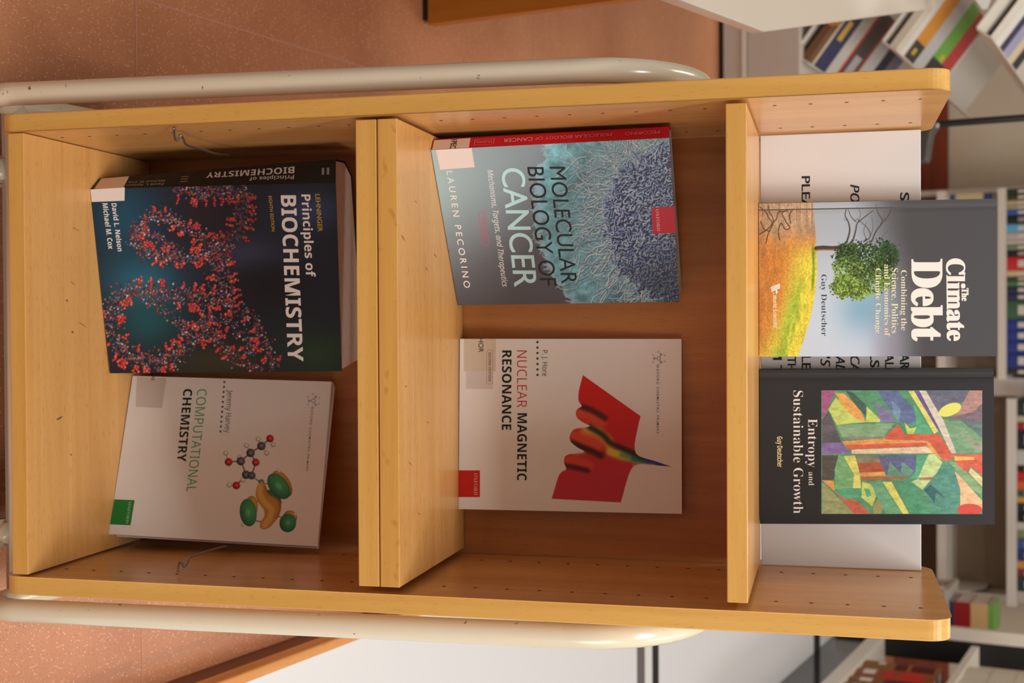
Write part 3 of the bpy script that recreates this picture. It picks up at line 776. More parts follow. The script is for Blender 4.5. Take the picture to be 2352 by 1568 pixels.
teal = teal * (1 - .5 * rimk) + np.array([170, 190, 204]) * .5 * rimk
cv.a[:] = cv.a * (1 - cell[..., None]) + teal * cell[..., None]
for cx, cy, r in ((950, 570, 70), (960, 770, 75), (1130, 290, 38), (1015, 900, 50)):
    cv.ell(cx, cy, r, r * .85, .3, (140, 160, 186), .5, .5, 20)
for q in range(42):                                   # barbs along the margin
    y = rnd.uniform(150, 1490); x = float(np.interp(y, [120, 300, 380, 700, 960, 1180, 1300, 1510], [1010, 985, 930, 905, 925, 1010, 1090, 1230]))
    cv.line(smooth([(x + 50, y + rnd.uniform(-20, 20)), (x + 5, y), (x - rnd.uniform(10, 50), y + rnd.uniform(-40, 40))], 4), 14, (150, 178, 190), .9, 2, True)
TC, TR_ = (2140, 800), 640.0
rad = np.hypot(X - TC[0], (Y - TC[1]) * 1.0)
edge = TR_ + 55 * fbm(X, Y, 130, 130, 12, 2)
tang = sstep(30, -30, rad - edge); dark = np.array([44, 54, 92]) * (1 + .35 * n1)[..., None]
tk = (tang * .92)[..., None]; cv.a[:] = cv.a * (1 - tk) + dark * tk
lr = sstep(0, 1, ((X - 1500) / 500 + (Y - 1150) / 350 - .4))[..., None] * .55
cv.a[:] = cv.a * (1 - lr) + np.array([40, 62, 84]) * lr
def wig(x, y, ang, L, n, bend):
    P = [(x, y)]
    for i in range(n):
        ang += rnd.gauss(0, bend); x += L / n * math.cos(ang); y += L / n * math.sin(ang); P.append((x, y))
    return P
for q in range(560):                                  # long threads reaching out of the tangle
    th = rnd.uniform(math.radians(112), math.radians(262)); r0 = TR_ + abs(rnd.gauss(0, 150)) - 70
    x, y = TC[0] + r0 * math.cos(th), TC[1] + r0 * math.sin(th)
    if y < 140 or y > 1480 or x > 2080: continue
    P = smooth(wig(x, y, th + rnd.gauss(0, .55), rnd.uniform(60, 320), 5, .38), 3)
    P = [p for p in P if p[0] > float(np.interp(p[1], [120, 380, 700, 960, 1180, 1300, 1510], [1010, 935, 915, 930, 1020, 1100, 1240]))]
    if len(P) < 3: continue
    w_ = rnd.uniform(3, 6.5)
    cv.line([(a + 4, b + 5) for a, b in P], w_ + 3, (62, 96, 116), .55, 1); cv.line(P, w_, rnd.choice(((196, 212, 218), (170, 194, 206), (212, 220, 220), (148, 180, 196))), .95, 1)
for q in range(2500):                                 # short curls inside it
    th = rnd.uniform(0, 2 * math.pi); r0 = TR_ * math.sqrt(rnd.random()) * 1.0
    x, y = TC[0] + r0 * math.cos(th), TC[1] + r0 * math.sin(th)
    if x > 2110 or y < 130 or y > 1500: continue
    P = smooth(wig(x, y, rnd.uniform(0, 6.28), rnd.uniform(35, 95), 4, .75), 3); w_ = rnd.uniform(6, 12)
    f_ = 1.0 - .35 * sstep(900, 1400, np.array(y + (x - 1700) * .3))
    cv.line([(a + 5, b + 5) for a, b in P], w_ + 5, (26, 32, 64), .8, 1)
    cv.line(P, w_, np.array(rnd.choice(((124, 152, 196), (154, 180, 212), (94, 118, 174), (182, 202, 222), (112, 142, 186)))) * f_, 1, 1)
    cv.line([(a - 2, b - 2) for a, b in P], w_ * .3, np.array((186, 204, 224)) * f_, .8, 1)
cv.build(bk, 'cover_picture')
BK_ = (20, 22, 26)
bk.text('title_lettering', 'MOLECULAR', 'plain', 1030, 368, 1130, 1325, 132, BK_)
bk.text('title_lettering', 'BIOLOGY OF', 'plain', 848, 370, 957, 1340, 136, BK_)
bk.text('title_lettering', 'CANCER', 'plain', 632, 380, 745, 1348, 192, (186, 224, 224), 0, fat=.012)
bk.text('subtitle_lettering', 'Mechanisms, Targets, and Therapeutics', 'italic', 508, 393, 634, 1348, 64, (232, 230, 228))
bk.pill('edition_frame', 450, 742, 482, 1010, 60, (206, 92, 112), 4)
bk.text('edition_lettering', '5TH EDITION', 'plain', 474, 785, 496, 965, 24, (206, 92, 112), .004)
bk.text('author_lettering', 'LAUREN PECORINO', 'plain', 190, 403, 338, 1357, 52, (240, 230, 226), .004, 1.5)
bk.patch('library_label', [(105, 229), (396, 212), (421, 371), (140, 392)], (230, 214, 206), .00018)
bk.patch('publisher_square', [(1868, 706), (2062, 692), (2072, 912), (1882, 917)], (200, 24, 46), .00018)
bk.text('publisher_lettering', 'OXFORD', 'serif', 1903, 716, 1915, 893, 27, (232, 190, 196), -.008, d=.0003)
bk.spine_patch('library_label', .006, .165, .0, 1, (222, 196, 178))
bk.spine_text('library_lettering', '1PEC', 'plain', .105, .08, 1.0, .0, (40, 34, 34), .012) if False else None
vs, fs = glyphs('1PEC', 'plain', .01)
MB().add([bk.spine_pt(.95 - .95 * a, .083 + .026 * b, .0010) for a, b in vs], fs).build('library_lettering', ink((38, 32, 32), .4), bk.cover)
PK = (222, 120, 124)
bk.spine_text('title_lettering', 'CANCER', 'plain', .435, .31, .72, .36, (226, 150, 150), .006)
bk.spine_text('title_lettering', 'MOLECULAR BIOLOGY OF', 'plain', .765, .445, .70, .40, PK)
bk.spine_text('author_lettering', 'PECORINO', 'plain', .96, .82, .70, .40, PK)
for a, b, c_, d_ in ((.185, .27, .22, .25), (.185, .27, .80, .83), (.185, .188, .22, .83), (.267, .27, .22, .83)): bk.spine_patch('edition_frame', a, b, c_, d_, PK)
bk.spine_text('edition_lettering', '5TH EDITION', 'plain', .262, .193, .66, .40, PK)

# ------------------------------------------------------------------ white paperback, middle shelf
bk = Book('paperback_book', 'white paperback with red peaked surface picture on the middle shelf', 'book',
          (215.9, 213.5, 407.8), -0.0356, 0.045, 0.1904, 0.2485, [(-0.2, 0.6), (0.2, 248.2), (190.1, 248.8), (190.7, -0.2)],
          [(90, 98), (1860, 97), (1865, 1497), (78, 1458)])
bk.shell(PW, [(-.0004, .003, -.0004, .003), (0, .0062, 0, .0062)], .0062, back_shift=-.001)
RED = (206, 52, 44)
bk.text('title_lettering', 'NUCLEAR', 'sans', 547, 190, 547, 643, 80, RED, -.004)
bk.text('title_lettering', 'MAGNETIC', 'bold', 550, 690, 547, 1228, 78, (22, 22, 22))
bk.text('title_lettering', 'RESONANCE', 'bold', 428, 190, 425, 823, 77, (22, 22, 22))
bk.text('author_lettering', 'P. J. Hore', 'sans', 739, 188, 738, 393, 54, (52, 48, 46), -.004)
bk.dots('dotted_line', 711, 123, 712, 384, 7, 10, (84, 76, 74))
bk.pill('edition_frame', 305, 185, 303, 458, 50, (222, 120, 108), 3.2)
bk.text('edition_lettering', 'SECOND EDITION', 'bold', 319, 205, 318, 435, 22, (120, 110, 104))
bk.patch('library_label', [(122, 99), (378, 99), (376, 356), (122, 356)], (216, 200, 180), .0001)
bk.patch('library_label', [(140, 358), (356, 358), (354, 497), (138, 494)], (220, 206, 200), .0001)
bk.text('library_lettering', 'HOR', 'plain', 238, 92, 238, 205, 42, (70, 64, 60), .006)
bk.patch('publisher_square', [(79, 1147), (250, 1147), (250, 1362), (78, 1362)], (204, 34, 24))
bk.text('publisher_lettering', 'OXFORD', 'serif', 203, 1170, 201, 1345, 28, (236, 170, 156), -.008)
bk.text('series_lettering', 'OXFORD CHEMISTRY PRIMERS', 'plain', 1663, 305, 1663, 850, 19, (96, 86, 82), .004, 1.35)
cv = Canvas(1590, 1770, 165, 340, 2.6); cv.a[:] = PW; emblem(cv, 1680, 252, .8, (112, 102, 98)); cv.build(bk, 'series_emblem', masked=True)
cv = Canvas(800, 1800, 365, 1420, 3.0); cv.a[:] = PW; X, Y = cv.X, cv.Y
sil = [(1075, 385), (1535, 712)] + smooth([(1535, 712), (1512, 810), (1494, 900), (1488, 960), (1500, 1010), (1540, 1040), (1650, 1072), (1782, 1118)], 4)[1:] + \
      smooth([(1782, 1118), (1640, 1104), (1540, 1097), (1480, 1115), (1446, 1170), (1420, 1250), (1378, 1405)], 4)[1:] + [(825, 1375)] + \
      smooth([(825, 1375), (850, 1290), (878, 1200), (905, 1160), (942, 1136), (924, 1085), (930, 1040), (965, 1018), (1085, 1000), (1035, 965), (985, 925), (968, 885), (985, 838), (1022, 812), (1130, 795), (1080, 765), (1032, 730), (1018, 690), (1032, 655), (1066, 632), (1044, 600), (1038, 565), (1045, 500), (1075, 385)], 4)[1:-1]
k = sstep(900, 1400, Y * .8 + X * .25)[..., None]
field = np.array([214, 32, 18]) * (1 - k) + np.array([204, 50, 62]) * k
def glow(pts, w, soft, col, al):
    global field
    keep = (cv.a, cv.m); cv.a = field.copy(); cv.m = cv.m.copy(); cv.line(pts, w, col, al, soft); field = cv.a; cv.a, cv.m = keep
glow(smooth([(1050, 690), (1120, 710), (1220, 760)]), 30, 55, (232, 88, 50), .8)
glow(smooth([(1000, 880), (1080, 890), (1180, 950)]), 50, 60, (234, 92, 50), .8)
glow(smooth([(950, 1070), (1040, 1075), (1120, 1110)]), 30, 50, (230, 80, 54), .8)
glow(smooth([(1100, 815), (1200, 850), (1270, 910), (1320, 990), (1400, 1025)]), 20, 62, (232, 176, 62), .95)
glow(smooth([(1110, 805), (1190, 830), (1240, 880)]), 8, 34, (190, 186, 72), .7)
glow(smooth([(1000, 1010), (1090, 1003)]), 8, 22, (190, 190, 90), .7)
glow(smooth([(1290, 1000), (1400, 1030), (1520, 1070)]), 8, 46, (228, 212, 74), .9)
glow(smooth([(1390, 1020), (1480, 1050), (1560, 1078)]), 12, 34, (104, 176, 92), .9)
glow(smooth([(1480, 1050), (1580, 1076), (1650, 1090)]), 14, 30, (42, 138, 140), .95)
glow(smooth([(1600, 1075), (1700, 1100), (1785, 1118)]), 26, 26, (44, 62, 150), 1)
glow(smooth([(1480, 1110), (1560, 1098), (1640, 1104)]), 4, 22, (226, 150, 110), .6)
glow(smooth([(1066, 638), (1150, 668), (1250, 728)]), 4, 40, (52, 20, 10), .8)
glow(smooth([(1130, 800), (1230, 860), (1300, 930), (1400, 975), (1500, 1018), (1560, 1045)]), 4, 40, (40, 26, 14), .85)
glow(smooth([(985, 925), (1060, 960), (1140, 990), (1220, 1028)]), 4, 44, (50, 18, 10), .85)
glow(smooth([(935, 1110), (1020, 1125), (1110, 1148)]), 4, 36, (60, 18, 14), .8)
cv.poly(sil, (255, 255, 255), 1)
mk = cv.m[..., None]; cv.a[:] = np.array(PW) * (1 - mk) + field * mk
cv.build(bk, 'cover_picture', masked=True)

# ------------------------------------------------------------------ grey hardback with the tree, top shelf
bk = Book('hardcover_book', 'grey hardcover with a half bare tree on a hill, standing on the top shelf', 'book',
          (74.1, 200.5, 740.3), -0.0037, 0.05, 0.1607, 0.2385, [(-0.3, 0.0), (0.3, 238.4), (160.4, 238.6), (161.0, 0.0)],
          [(65, 525), (1590, 495), (1592, 1505), (65, 1510)])
bk.groove = True
bk.shell((82, 82, 85), [(-.0012, .008, -.0012, .008), (0, .0165, 0, .0165)], .0165, sheet=.0026, hinge=True, rough=.38)
cv = Canvas(60, 1600, 488, 1516, 2.6); X, Y = cv.X, cv.Y
rt = sstep(560, 1250, Y)[..., None]
sky = np.array([166, 178, 192]) * (1 - rt) + np.array([200, 214, 232]) * rt
bl = np.exp(-(((X - 740) / 170) ** 2 + ((Y - 1200) / 170) ** 2))[..., None] * .7
sky = sky * (1 - bl) + np.array([110, 164, 194]) * bl
top = sstep(640, 1080, X - 120 * (rt[..., 0] - .3))[..., None]
cv.a[:] = sky * (1 - top) + np.array([81, 81, 84]) * top; cv.m[:] = 1
pu = (np.exp(-((X - 830 - 60 * rt[..., 0]) / 110) ** 2) * sstep(1150, 1450, Y))[..., None] * .35
cv.a[:] = cv.a * (1 - pu) + np.array([150, 132, 156]) * pu
hz = np.interp(Y, [480, 540, 700, 820, 960, 1100, 1250, 1380, 1520], [412, 415, 430, 438, 440, 428, 398, 360, 312])
gx = hz - X; gr = sstep(-2, 3, gx)[..., None]
f1, f2 = fbm(X, Y, 18, 70, 21, 4), fbm(X, Y, 6, 8, 22, 3)
dry, ora, yel, grn = np.array([176, 150, 122]), np.array([200, 134, 66]), np.array([222, 208, 78]), np.array([150, 186, 64])
a1 = sstep(640, 860, Y + 60 * f1)[..., None]; gcol = dry * (1 - a1) + ora * a1
b1 = (sstep(250, 60, gx + 60 * f1 - (Y - 900) * .12) * sstep(720, 900, Y))[..., None]; gcol = gcol * (1 - b1) + yel * b1
c1 = (np.exp(-((gx - 120 - 40 * f1) / 46) ** 2) * sstep(860, 1200, Y) * .8)[..., None]; gcol = gcol * (1 - c1) + grn * c1
d1 = (np.exp(-((gx - 22) / 9) ** 2) * sstep(760, 830, Y) * sstep(1160, 1000, Y))[..., None] * .8; gcol = gcol * (1 - d1) + np.array([92, 140, 46]) * d1
e1 = sstep(250, 420, gx)[..., None] * .55; gcol = gcol * (1 - e1) + np.array([166, 112, 66]) * e1
gcol = gcol * (1 + .16 * f1 + .20 * f2)[..., None]
st_ = (fbm(X, Y, 5, 200, 25, 2) * sstep(760, 560, Y))[..., None]; gcol = gcol * (1 + .2 * st_)
cv.a[:] = cv.a * (1 - gr) + gcol * gr
for P in ([(70, 545), (110, 580), (125, 610), (150, 650), (120, 690), (70, 720)], [(125, 540), (135, 580), (160, 640), (125, 720), (110, 780)], [(230, 575), (190, 580), (180, 620), (160, 645)], [(250, 570), (215, 585), (240, 640), (265, 680), (235, 690), (210, 650), (190, 700), (200, 760)], [(75, 640), (100, 690), (130, 700)], [(285, 560), (262, 600), (270, 650)]):
    cv.line(smooth(P, 4), 5, (74, 58, 48), .85, 2)
trunk = (74, 66, 58)
cv.line([(436, 812), (480, 808), (540, 812), (600, 806)], 26, trunk, 1, 2); cv.line([(440, 824), (520, 822), (590, 820)], 8, (170, 140, 110), .6, 3)
for P, w_ in (([(590, 800), (625, 780), (650, 700), (640, 640), (620, 600), (630, 555)], 13), ([(640, 790), (670, 760), (690, 690), (700, 650), (760, 600), (800, 570)], 11), ([(690, 640), (660, 610), (640, 560)], 6),
              ([(740, 770), (780, 740), (770, 690), (720, 640), (690, 620)], 6), ([(790, 770), (820, 700), (860, 640), (830, 580), (818, 530)], 8), ([(850, 655), (900, 600), (920, 535)], 6), ([(840, 760), (900, 690), (960, 620)], 5),
              ([(780, 740), (800, 680), (790, 600)], 5), ([(600, 800), (575, 770)], 5), ([(760, 760), (740, 700), (760, 640)], 5), ([(880, 640), (930, 610)], 4), ([(700, 650), (720, 590), (700, 540)], 4), ([(640, 640), (610, 620)], 3), ([(860, 640), (880, 570)], 4)):
    cv.line(smooth(P, 4), w_, trunk if w_ > 5 else (104, 98, 94), .9, 1.5, True)
crown = [(700, 900, 165, 130), (820, 880, 140, 120), (640, 960, 90, 120), (760, 1010, 140, 100), (860, 960, 90, 110), (600, 1060, 60, 60), (700, 1080, 70, 50), (900, 850, 60, 70), (640, 850, 70, 60)]
for q in range(6000):
    cx, cy, rx, ry = rnd.choice(crown); th, r0 = rnd.uniform(0, 6.283), math.sqrt(rnd.random())
    x, y = cx + rx * r0 * math.cos(th), cy + ry * r0 * math.sin(th)
    li = sstep(780, 1100, np.array(y + (700 - x) * .25 + rnd.gauss(0, 70)))
    c_ = np.array((56, 84, 54)) * (1 - li) + np.array((150, 186, 84)) * li
    if rnd.random() < .22 + .5 * float(fbm(np.array(x), np.array(y), 46, 46, 41, 2) < -.08): c_ = c_ * .58
    fade = 1 - .75 * float(sstep(880, 990, np.array(x)))
    x += rnd.gauss(0, 10); y += rnd.gauss(0, 12)
    cv.ell(x, y, rnd.uniform(3, 7), rnd.uniform(3, 7), rnd.random() * 3, c_ * rnd.uniform(.85, 1.15), fade)
cv.build(bk, 'cover_picture')
CR, WH2 = (238, 228, 196), (250, 240, 232)
for n_, t_, a in (('title_lettering', 'The', (1365, 1068, 1365, 1150, 45)), ('title_lettering', 'Climate', (1265, 880, 1270, 1405, 124)), ('title_lettering', 'Debt', (1040, 885, 1043, 1405, 203))):
    bk.text(n_, t_, 'serif', *a, WH2, .008, fat=.03)
for t_, a in (('Combining the', (968, 952, 968, 1340, 48)), ('Science, Politics', (912, 938, 912, 1358, 48)), ('and Economics of', (871, 915, 871, 1378, 37)), ('Climate Change', (806, 940, 806, 1360, 44))):
    bk.text('subtitle_lettering', t_, 'serif', *a, CR, -.006)
bk.text('author_lettering', 'Guy Deutscher', 'serif', 456, 980, 458, 1377, 46, (62, 74, 84), -.008)
bk.text('publisher_lettering', 'World Scientific', 'sans', 155, 1112, 157, 1325, 26, (244, 238, 226), .01)
for k_ in range(3): bk.patch('publisher_mark', [(140 + 3 * k_, 1062 + 11 * k_), (140 + 3 * k_, 1071 + 11 * k_), (200, 1047 + 11 * k_), (200, 1038 + 11 * k_)], (244, 238, 226), .0003, 2)
bk.text('publisher_mark', 'e', 'bold', 150, 1076, 152, 1106, 34, (244, 238, 226), .04, d=.0003)

# ------------------------------------------------------------------ black hardback with the painting, top shelf
bk = Book('hardcover_book', 'charcoal hardcover with colourful abstract painting, standing on the top shelf', 'book',
          (248.7, 200.5, 740.3), 0.0, 0.05, 0.1606, 0.2359, [(0.8, 0.0), (-0.7, 235.4), (158.3, 236.5), (163.1, 0.2)],
          [(85, 215), (2000, 205), (2008, 1475), (92, 1470)])
bk.groove = True
bk.shell((46, 45, 47), [(-.0016, .008, -.0016, .008), (0, .0165, 0, .0165)], .0165, sheet=.0026, hinge=True, rough=.42)
bk.text('title_lettering', 'Sustainable Growth', 'serif', 368, 380, 370, 1385, 82, (236, 230, 226), -.012)
bk.text('title_lettering', 'Entropy', 'serif', 468, 610, 468, 1008, 98, (236, 230, 226), -.012)
bk.text('title_lettering', 'and', 'serif', 495, 1045, 495, 1155, 45, (236, 230, 226), -.012)
bk.text('author_lettering', 'Guy Deutscher', 'bold', 219, 755, 221, 1005, 62, (230, 220, 164))
Hk = 3.564 / 4.751
def pz(pts): return [((x * Hk) + (1890 - 1720) * 3.564, (y * Hk) + (870 - 790) * 3.564) for x, y in pts]
cv = Canvas(600, 1908, 378, 1390, 3.0); X, Y = cv.X, cv.Y
tx = .13 * fbm(X, Y, 60, 24, 31, 3) + .06 * fbm(X, Y, 16, 9, 32, 2)
cv.a[:] = np.array([96, 154, 118]) * (1 + tx)[..., None]; cv.m[:] = 1
OR, RE, YE, LG, DG, TE = (236, 158, 74), (216, 84, 62), (226, 220, 102), (196, 214, 100), (48, 84, 72), (80, 166, 122)
for pts, col in (
    ([(0, 120), (150, 120), (60, 330), (0, 450)], (160, 74, 128)), ([(0, 450), (70, 340), (140, 500), (215, 690), (0, 700)], (84, 76, 88)), ([(70, 330), (150, 200), (300, 340), (480, 470), (160, 500)], LG), ([(140, 150), (240, 160), (420, 330), (480, 470), (380, 440), (230, 300)], OR),
    ([(260, 130), (340, 150), (480, 280), (490, 420), (380, 300)], DG), ([(490, 300), (640, 440), (630, 470), (480, 470)], LG), ([(570, 240), (760, 380), (800, 470), (640, 470)], (120, 110, 160)), ([(600, 120), (830, 130), (990, 310), (1030, 460), (900, 500), (800, 420), (680, 240)], (84, 100, 148)),
    ([(760, 230), (860, 330), (840, 470), (780, 400)], (104, 140, 168)), ([(1000, 280), (1100, 420), (1210, 600), (1010, 600), (1030, 460)], TE), ([(900, 470), (960, 540), (1030, 520), (1000, 600), (930, 610)], LG),
    ([(940, 130), (1010, 130), (1270, 560), (1220, 600), (1060, 320)], YE), ([(1000, 125), (1060, 130), (1300, 580), (1260, 560)], (96, 70, 140)), ([(1060, 125), (1140, 130), (1320, 450), (1460, 810), (1400, 810), (1290, 570)], (218, 206, 186)),
    ([(1130, 125), (1620, 125), (1540, 250), (1260, 350)], (92, 92, 116)), ([(1600, 125), (1740, 125), (1740, 260), (1640, 360), (1440, 400), (1510, 290)], (172, 122, 118)), ([(1310, 430), (1640, 360), (1740, 260), (1740, 480), (1500, 450)], (112, 92, 108)),
    ([(1320, 450), (1540, 460), (1740, 650), (1740, 800), (1460, 810)], (112, 156, 116)), ([(1500, 450), (1740, 480), (1740, 640)], (88, 112, 112)), ([(1480, 560), (1740, 700), (1740, 810), (1680, 800)], (140, 146, 122)),
    ([(160, 500), (800, 480), (690, 600), (680, 640), (230, 660)], (128, 170, 124)), ([(220, 630), (680, 625), (690, 645), (230, 665)], (132, 128, 116)), ([(220, 680), (690, 645), (1150, 680), (1140, 720), (260, 740)], OR), ([(250, 720), (1140, 690), (1140, 730), (300, 765)], RE),
    ([(320, 770), (1140, 735), (1220, 810), (330, 815)], (238, 206, 170)), ([(690, 620), (830, 490), (900, 600), (1280, 600), (1420, 830), (1420, 880), (1320, 890), (1180, 700), (1140, 670), (690, 660)], RE), ([(1140, 680), (1180, 700), (1310, 890), (1200, 800), (1150, 740)], OR),
    ([(0, 700), (215, 690), (330, 810), (0, 820)], (124, 96, 164)), ([(0, 830), (180, 830), (130, 1100), (0, 1100)], (72, 64, 60)), ([(180, 830), (260, 850), (360, 1000), (340, 1190), (140, 1200), (140, 980)], (112, 172, 110)), ([(240, 840), (360, 830), (410, 1000), (430, 1190), (340, 1190), (350, 1040)], YE),
    ([(360, 830), (610, 830), (640, 910), (390, 920)], (132, 124, 100)), ([(390, 915), (640, 905), (700, 1010), (410, 1020)], (176, 76, 50)), ([(410, 1020), (700, 1010), (700, 1055), (420, 1065)], OR), ([(420, 1070), (930, 1065), (930, 1085), (430, 1110)], (172, 92, 56)),
    ([(610, 830), (1030, 825), (1020, 1010), (960, 1050), (700, 1050)], (84, 92, 136)), ([(740, 900), (860, 1030), (870, 900), (1000, 1000), (960, 1060), (710, 1060)], (96, 150, 124)), ([(1030, 825), (1160, 825), (1130, 920), (1040, 1090), (950, 1090), (1020, 1010)], TE),
    ([(1160, 820), (1220, 815), (1310, 910), (1240, 1040), (1200, 1110), (1100, 1210), (970, 1120), (1040, 1090)], (198, 220, 146)), ([(1050, 1075), (1220, 1065), (1210, 1100), (1060, 1100)], (170, 120, 84)), 
    ([(0, 1100), (130, 1110), (140, 1220), (240, 1310), (40, 1140)], OR), ([(0, 1130), (60, 1170), (330, 1450), (350, 1470), (0, 1470)], (150, 156, 104)), ([(130, 1220), (260, 1310), (360, 1310), (540, 1470), (350, 1470)], (196, 88, 64)), ([(140, 1200), (440, 1200), (400, 1290), (250, 1310), (150, 1230)], TE),
    ([(440, 1120), (560, 1150), (590, 1280), (550, 1390), (430, 1290)], LG), ([(460, 1190), (520, 1200), (540, 1270), (490, 1290)], TE), ([(560, 1380), (620, 1290), (680, 1380), (640, 1470), (560, 1470)], (160, 150, 92)), ([(660, 1120), (760, 1120), (950, 1470), (880, 1470)], YE), ([(520, 1120), (650, 1120), (870, 1470), (700, 1470)], (100, 168, 122)),
    ([(820, 1120), (970, 1120), (1180, 1470), (960, 1470)], (70, 150, 108)), ([(1100, 1200), (1300, 960), (1370, 920), (1460, 1010), (1500, 1250), (1450, 1470), (1230, 1470)], (74, 138, 122)), ([(1110, 1210), (1180, 1150), (1270, 1220), (1330, 1290), (1240, 1240), (1220, 1350), (1170, 1280)], (42, 88, 90)),
    ([(1380, 900), (1470, 910), (1740, 1190), (1720, 1270), (1560, 1140)], (128, 164, 112)), ([(1440, 1000), (1560, 1130), (1740, 1330), (1740, 1420), (1500, 1400), (1500, 1200)], (240, 184, 136)), ([(1420, 820), (1740, 820), (1740, 1060), (1610, 950), (1570, 1020), (1450, 910)], RE), ([(1440, 840), (1650, 850), (1650, 880), (1440, 890)], (250, 180, 88)), ([(1610, 960), (1740, 1080), (1740, 1180), (1590, 1020)], (226, 206, 146))):
    cv.poly(pz(pts), np.array(col) * .88 + 30, .96, tx)
cv.ell(*pz([(1390, 335)])[0], 98, 50, math.radians(-22), (232, 230, 118), 1, 0, 6)
cv.ell(*pz([(1600, 1425)])[0], 104, 50, 0, (212, 86, 78), 1, 0, 4)
for q in range(500):
    x, y = rnd.uniform(605, 1900), rnd.uniform(380, 1385); ang = rnd.choice((.3, .5, 1.1, .1)) + rnd.gauss(0, .2); L = rnd.uniform(10, 40)
    cv.line([(x, y), (x + L * math.cos(ang), y + L * math.sin(ang))], rnd.uniform(1.5, 4), rnd.choice(((40, 60, 50), (240, 226, 150), (60, 100, 90), (230, 230, 190))), .14, 3)
cv.build(bk, 'cover_picture')
# ================================================================== BEHIND AND BESIDE THE STAND
M_GREY = new_mat('grey_metal', (186, 174, 162), 0.45, spec=0.4)
M_GREYW = new_mat('white_metal', (214, 206, 194), 0.35, spec=0.45)
M_DARK = new_mat('black_metal', (24, 23, 23), 0.4)
M_GLOSSBLACK = new_mat('glossy_black_plinth', (40, 40, 44), 0.12, spec=0.6)
M_WHITETOP = new_mat('white_laminate', (216, 214, 213), 0.35, spec=0.4)

# ------------------------------------------------------------------ low white platform with a wooden border, right of the stand
PZ = FLOOR + 0.075
ex = float(at(640, 1515, 2, PZ)[0])
pl = empty('display_platform', 'low white platform with wooden border beside the stand', 'platform', (ex, 1.5, FLOOR))
M_BORDER_SHADE = wood('shade_brown_border', (112, 58, 34), (92, 44, 24), 1, 0.4, (70, 30, 16))  # wood of the border side, its shade put into the dark brown
M_ORANGE = wood('orange_edge_strip', (214, 150, 82), (198, 130, 64), 1, 0.4)
rel = lambda p: (p[0] - ex, p[1] - 1.5, p[2] - FLOOR)
py0, py1, px1 = -0.75, 4.4, 2.6
MB().box(ex + .014, px1, py0, py1, FLOOR, PZ - .001).build('white_top', M_WHITETOP, pl, xf=rel)
MB().box(ex + .004, ex + .014, py0, py1, FLOOR, PZ - .028).build('border', M_BORDER_SHADE, pl, xf=rel)
MB().box(ex, ex + .016, py0, py1, PZ - .030, PZ + .0005).build('edge_strip', M_ORANGE, pl, xf=rel, bevel=.003)
for a, b, mt in ((1464, 1480, new_mat('grey_channel', (96, 88, 88), .5)), (1499, 1512, M_DARK), (1870, 1883, M_DARK)):
    y0, y1 = at(a, 1530, 2, PZ)[1], at(b, 1530, 2, PZ)[1]
    MB().box(ex + .016, px1, y0, y1, PZ - .004, PZ + .0015).build('floor_channel', mt, pl, xf=rel)

# ------------------------------------------------------------------ wooden desk end, left
wx, wy, _ = at(978, 57, 2, FLOOR + .008)
dk = empty('wooden_desk', 'orange-brown wooden desk end standing on the floor left of the display stand', 'desk', (wx - .4, wy, FLOOR))
M_DESK = wood('desk_wood', (184, 112, 36), (166, 94, 26), 2, 0.35)
rel = lambda p: (p[0] - wx + .4, p[1] - wy, p[2] - FLOOR)
MB().box(wx - .7, wx, wy, wy + .022, FLOOR + .012, .42).build('end_panel', M_DESK, dk, xf=rel, bevel=.0015)
MB().box(wx - .7, wx - .05, wy - .01, wy + .6, .42, .44).build('desk_top', M_DESK, dk, xf=rel, bevel=.002)
for fx in (wx - .66, wx - .03):
    MB().box(fx - .02, fx + .02, wy + .002, wy + .02, FLOOR, FLOOR + .012).build('foot', M_DARK, dk, xf=rel)
MB().box(wx - .7, wx - .678, wy + .022, wy + .6, FLOOR, .42).build('side_panel', M_DESK, dk, xf=rel)

# ------------------------------------------------------------------ slanted book rack, left
RX = float(at(1750, 245, 1, 2.815)[0])
rk = empty('slanted_book_rack', 'grey metal rack with three slanted book tiers, far left', 'book rack', (-1.0, 2.815, FLOOR))
rel = lambda p: (p[0] + 1.0, p[1] - 2.815, p[2] - FLOOR)
zz = [float(at(x, 150, 1, 2.815)[2]) for x in (1662, 1705, 1715, 1835)]
ry0, ry1 = 2.815, 4.35
MB().box(-1.35, RX - .003, ry0 + .002, ry1, FLOOR, zz[0]).build('plinth', M_DARK, rk, xf=rel)
MB().box(-1.35, RX, ry0, ry1, zz[0], zz[1]).build('base_panel', M_GREY, rk, xf=rel)
MB().box(-1.35, RX + .004, ry0 - .006, ry1, zz[1], zz[2]).build('base_rail', M_GREYW, rk, xf=rel)
MB().box(-1.35, RX + .005, ry0, ry1, zz[2] + .003, zz[3]).build('base_panel', M_GREY, rk, xf=rel)
MB().box(-1.3, float(at(1838, 78, 1, 2.85)[0]) - .03, ry0 + .03, ry0 + .04, zz[3], .30).build('gap_shade_sheet', new_mat('gap_shade_grey', (128, 118, 102), .6), rk, xf=rel)  # added dark grey sheet standing in for shade in the gap under the tier
AX = math.radians(52)
LG_ = np.array([-math.sin(AX), 0, math.cos(AX)]); NN = np.array([math.cos(AX), 0, math.sin(AX)])
tiers = []
for (x, y), yy in (((1853, 140), 2.86), ((2057, 113), 2.86), ((2274, 84), 2.86)):
    p = at(x, y, 1, yy); tiers.append(p)
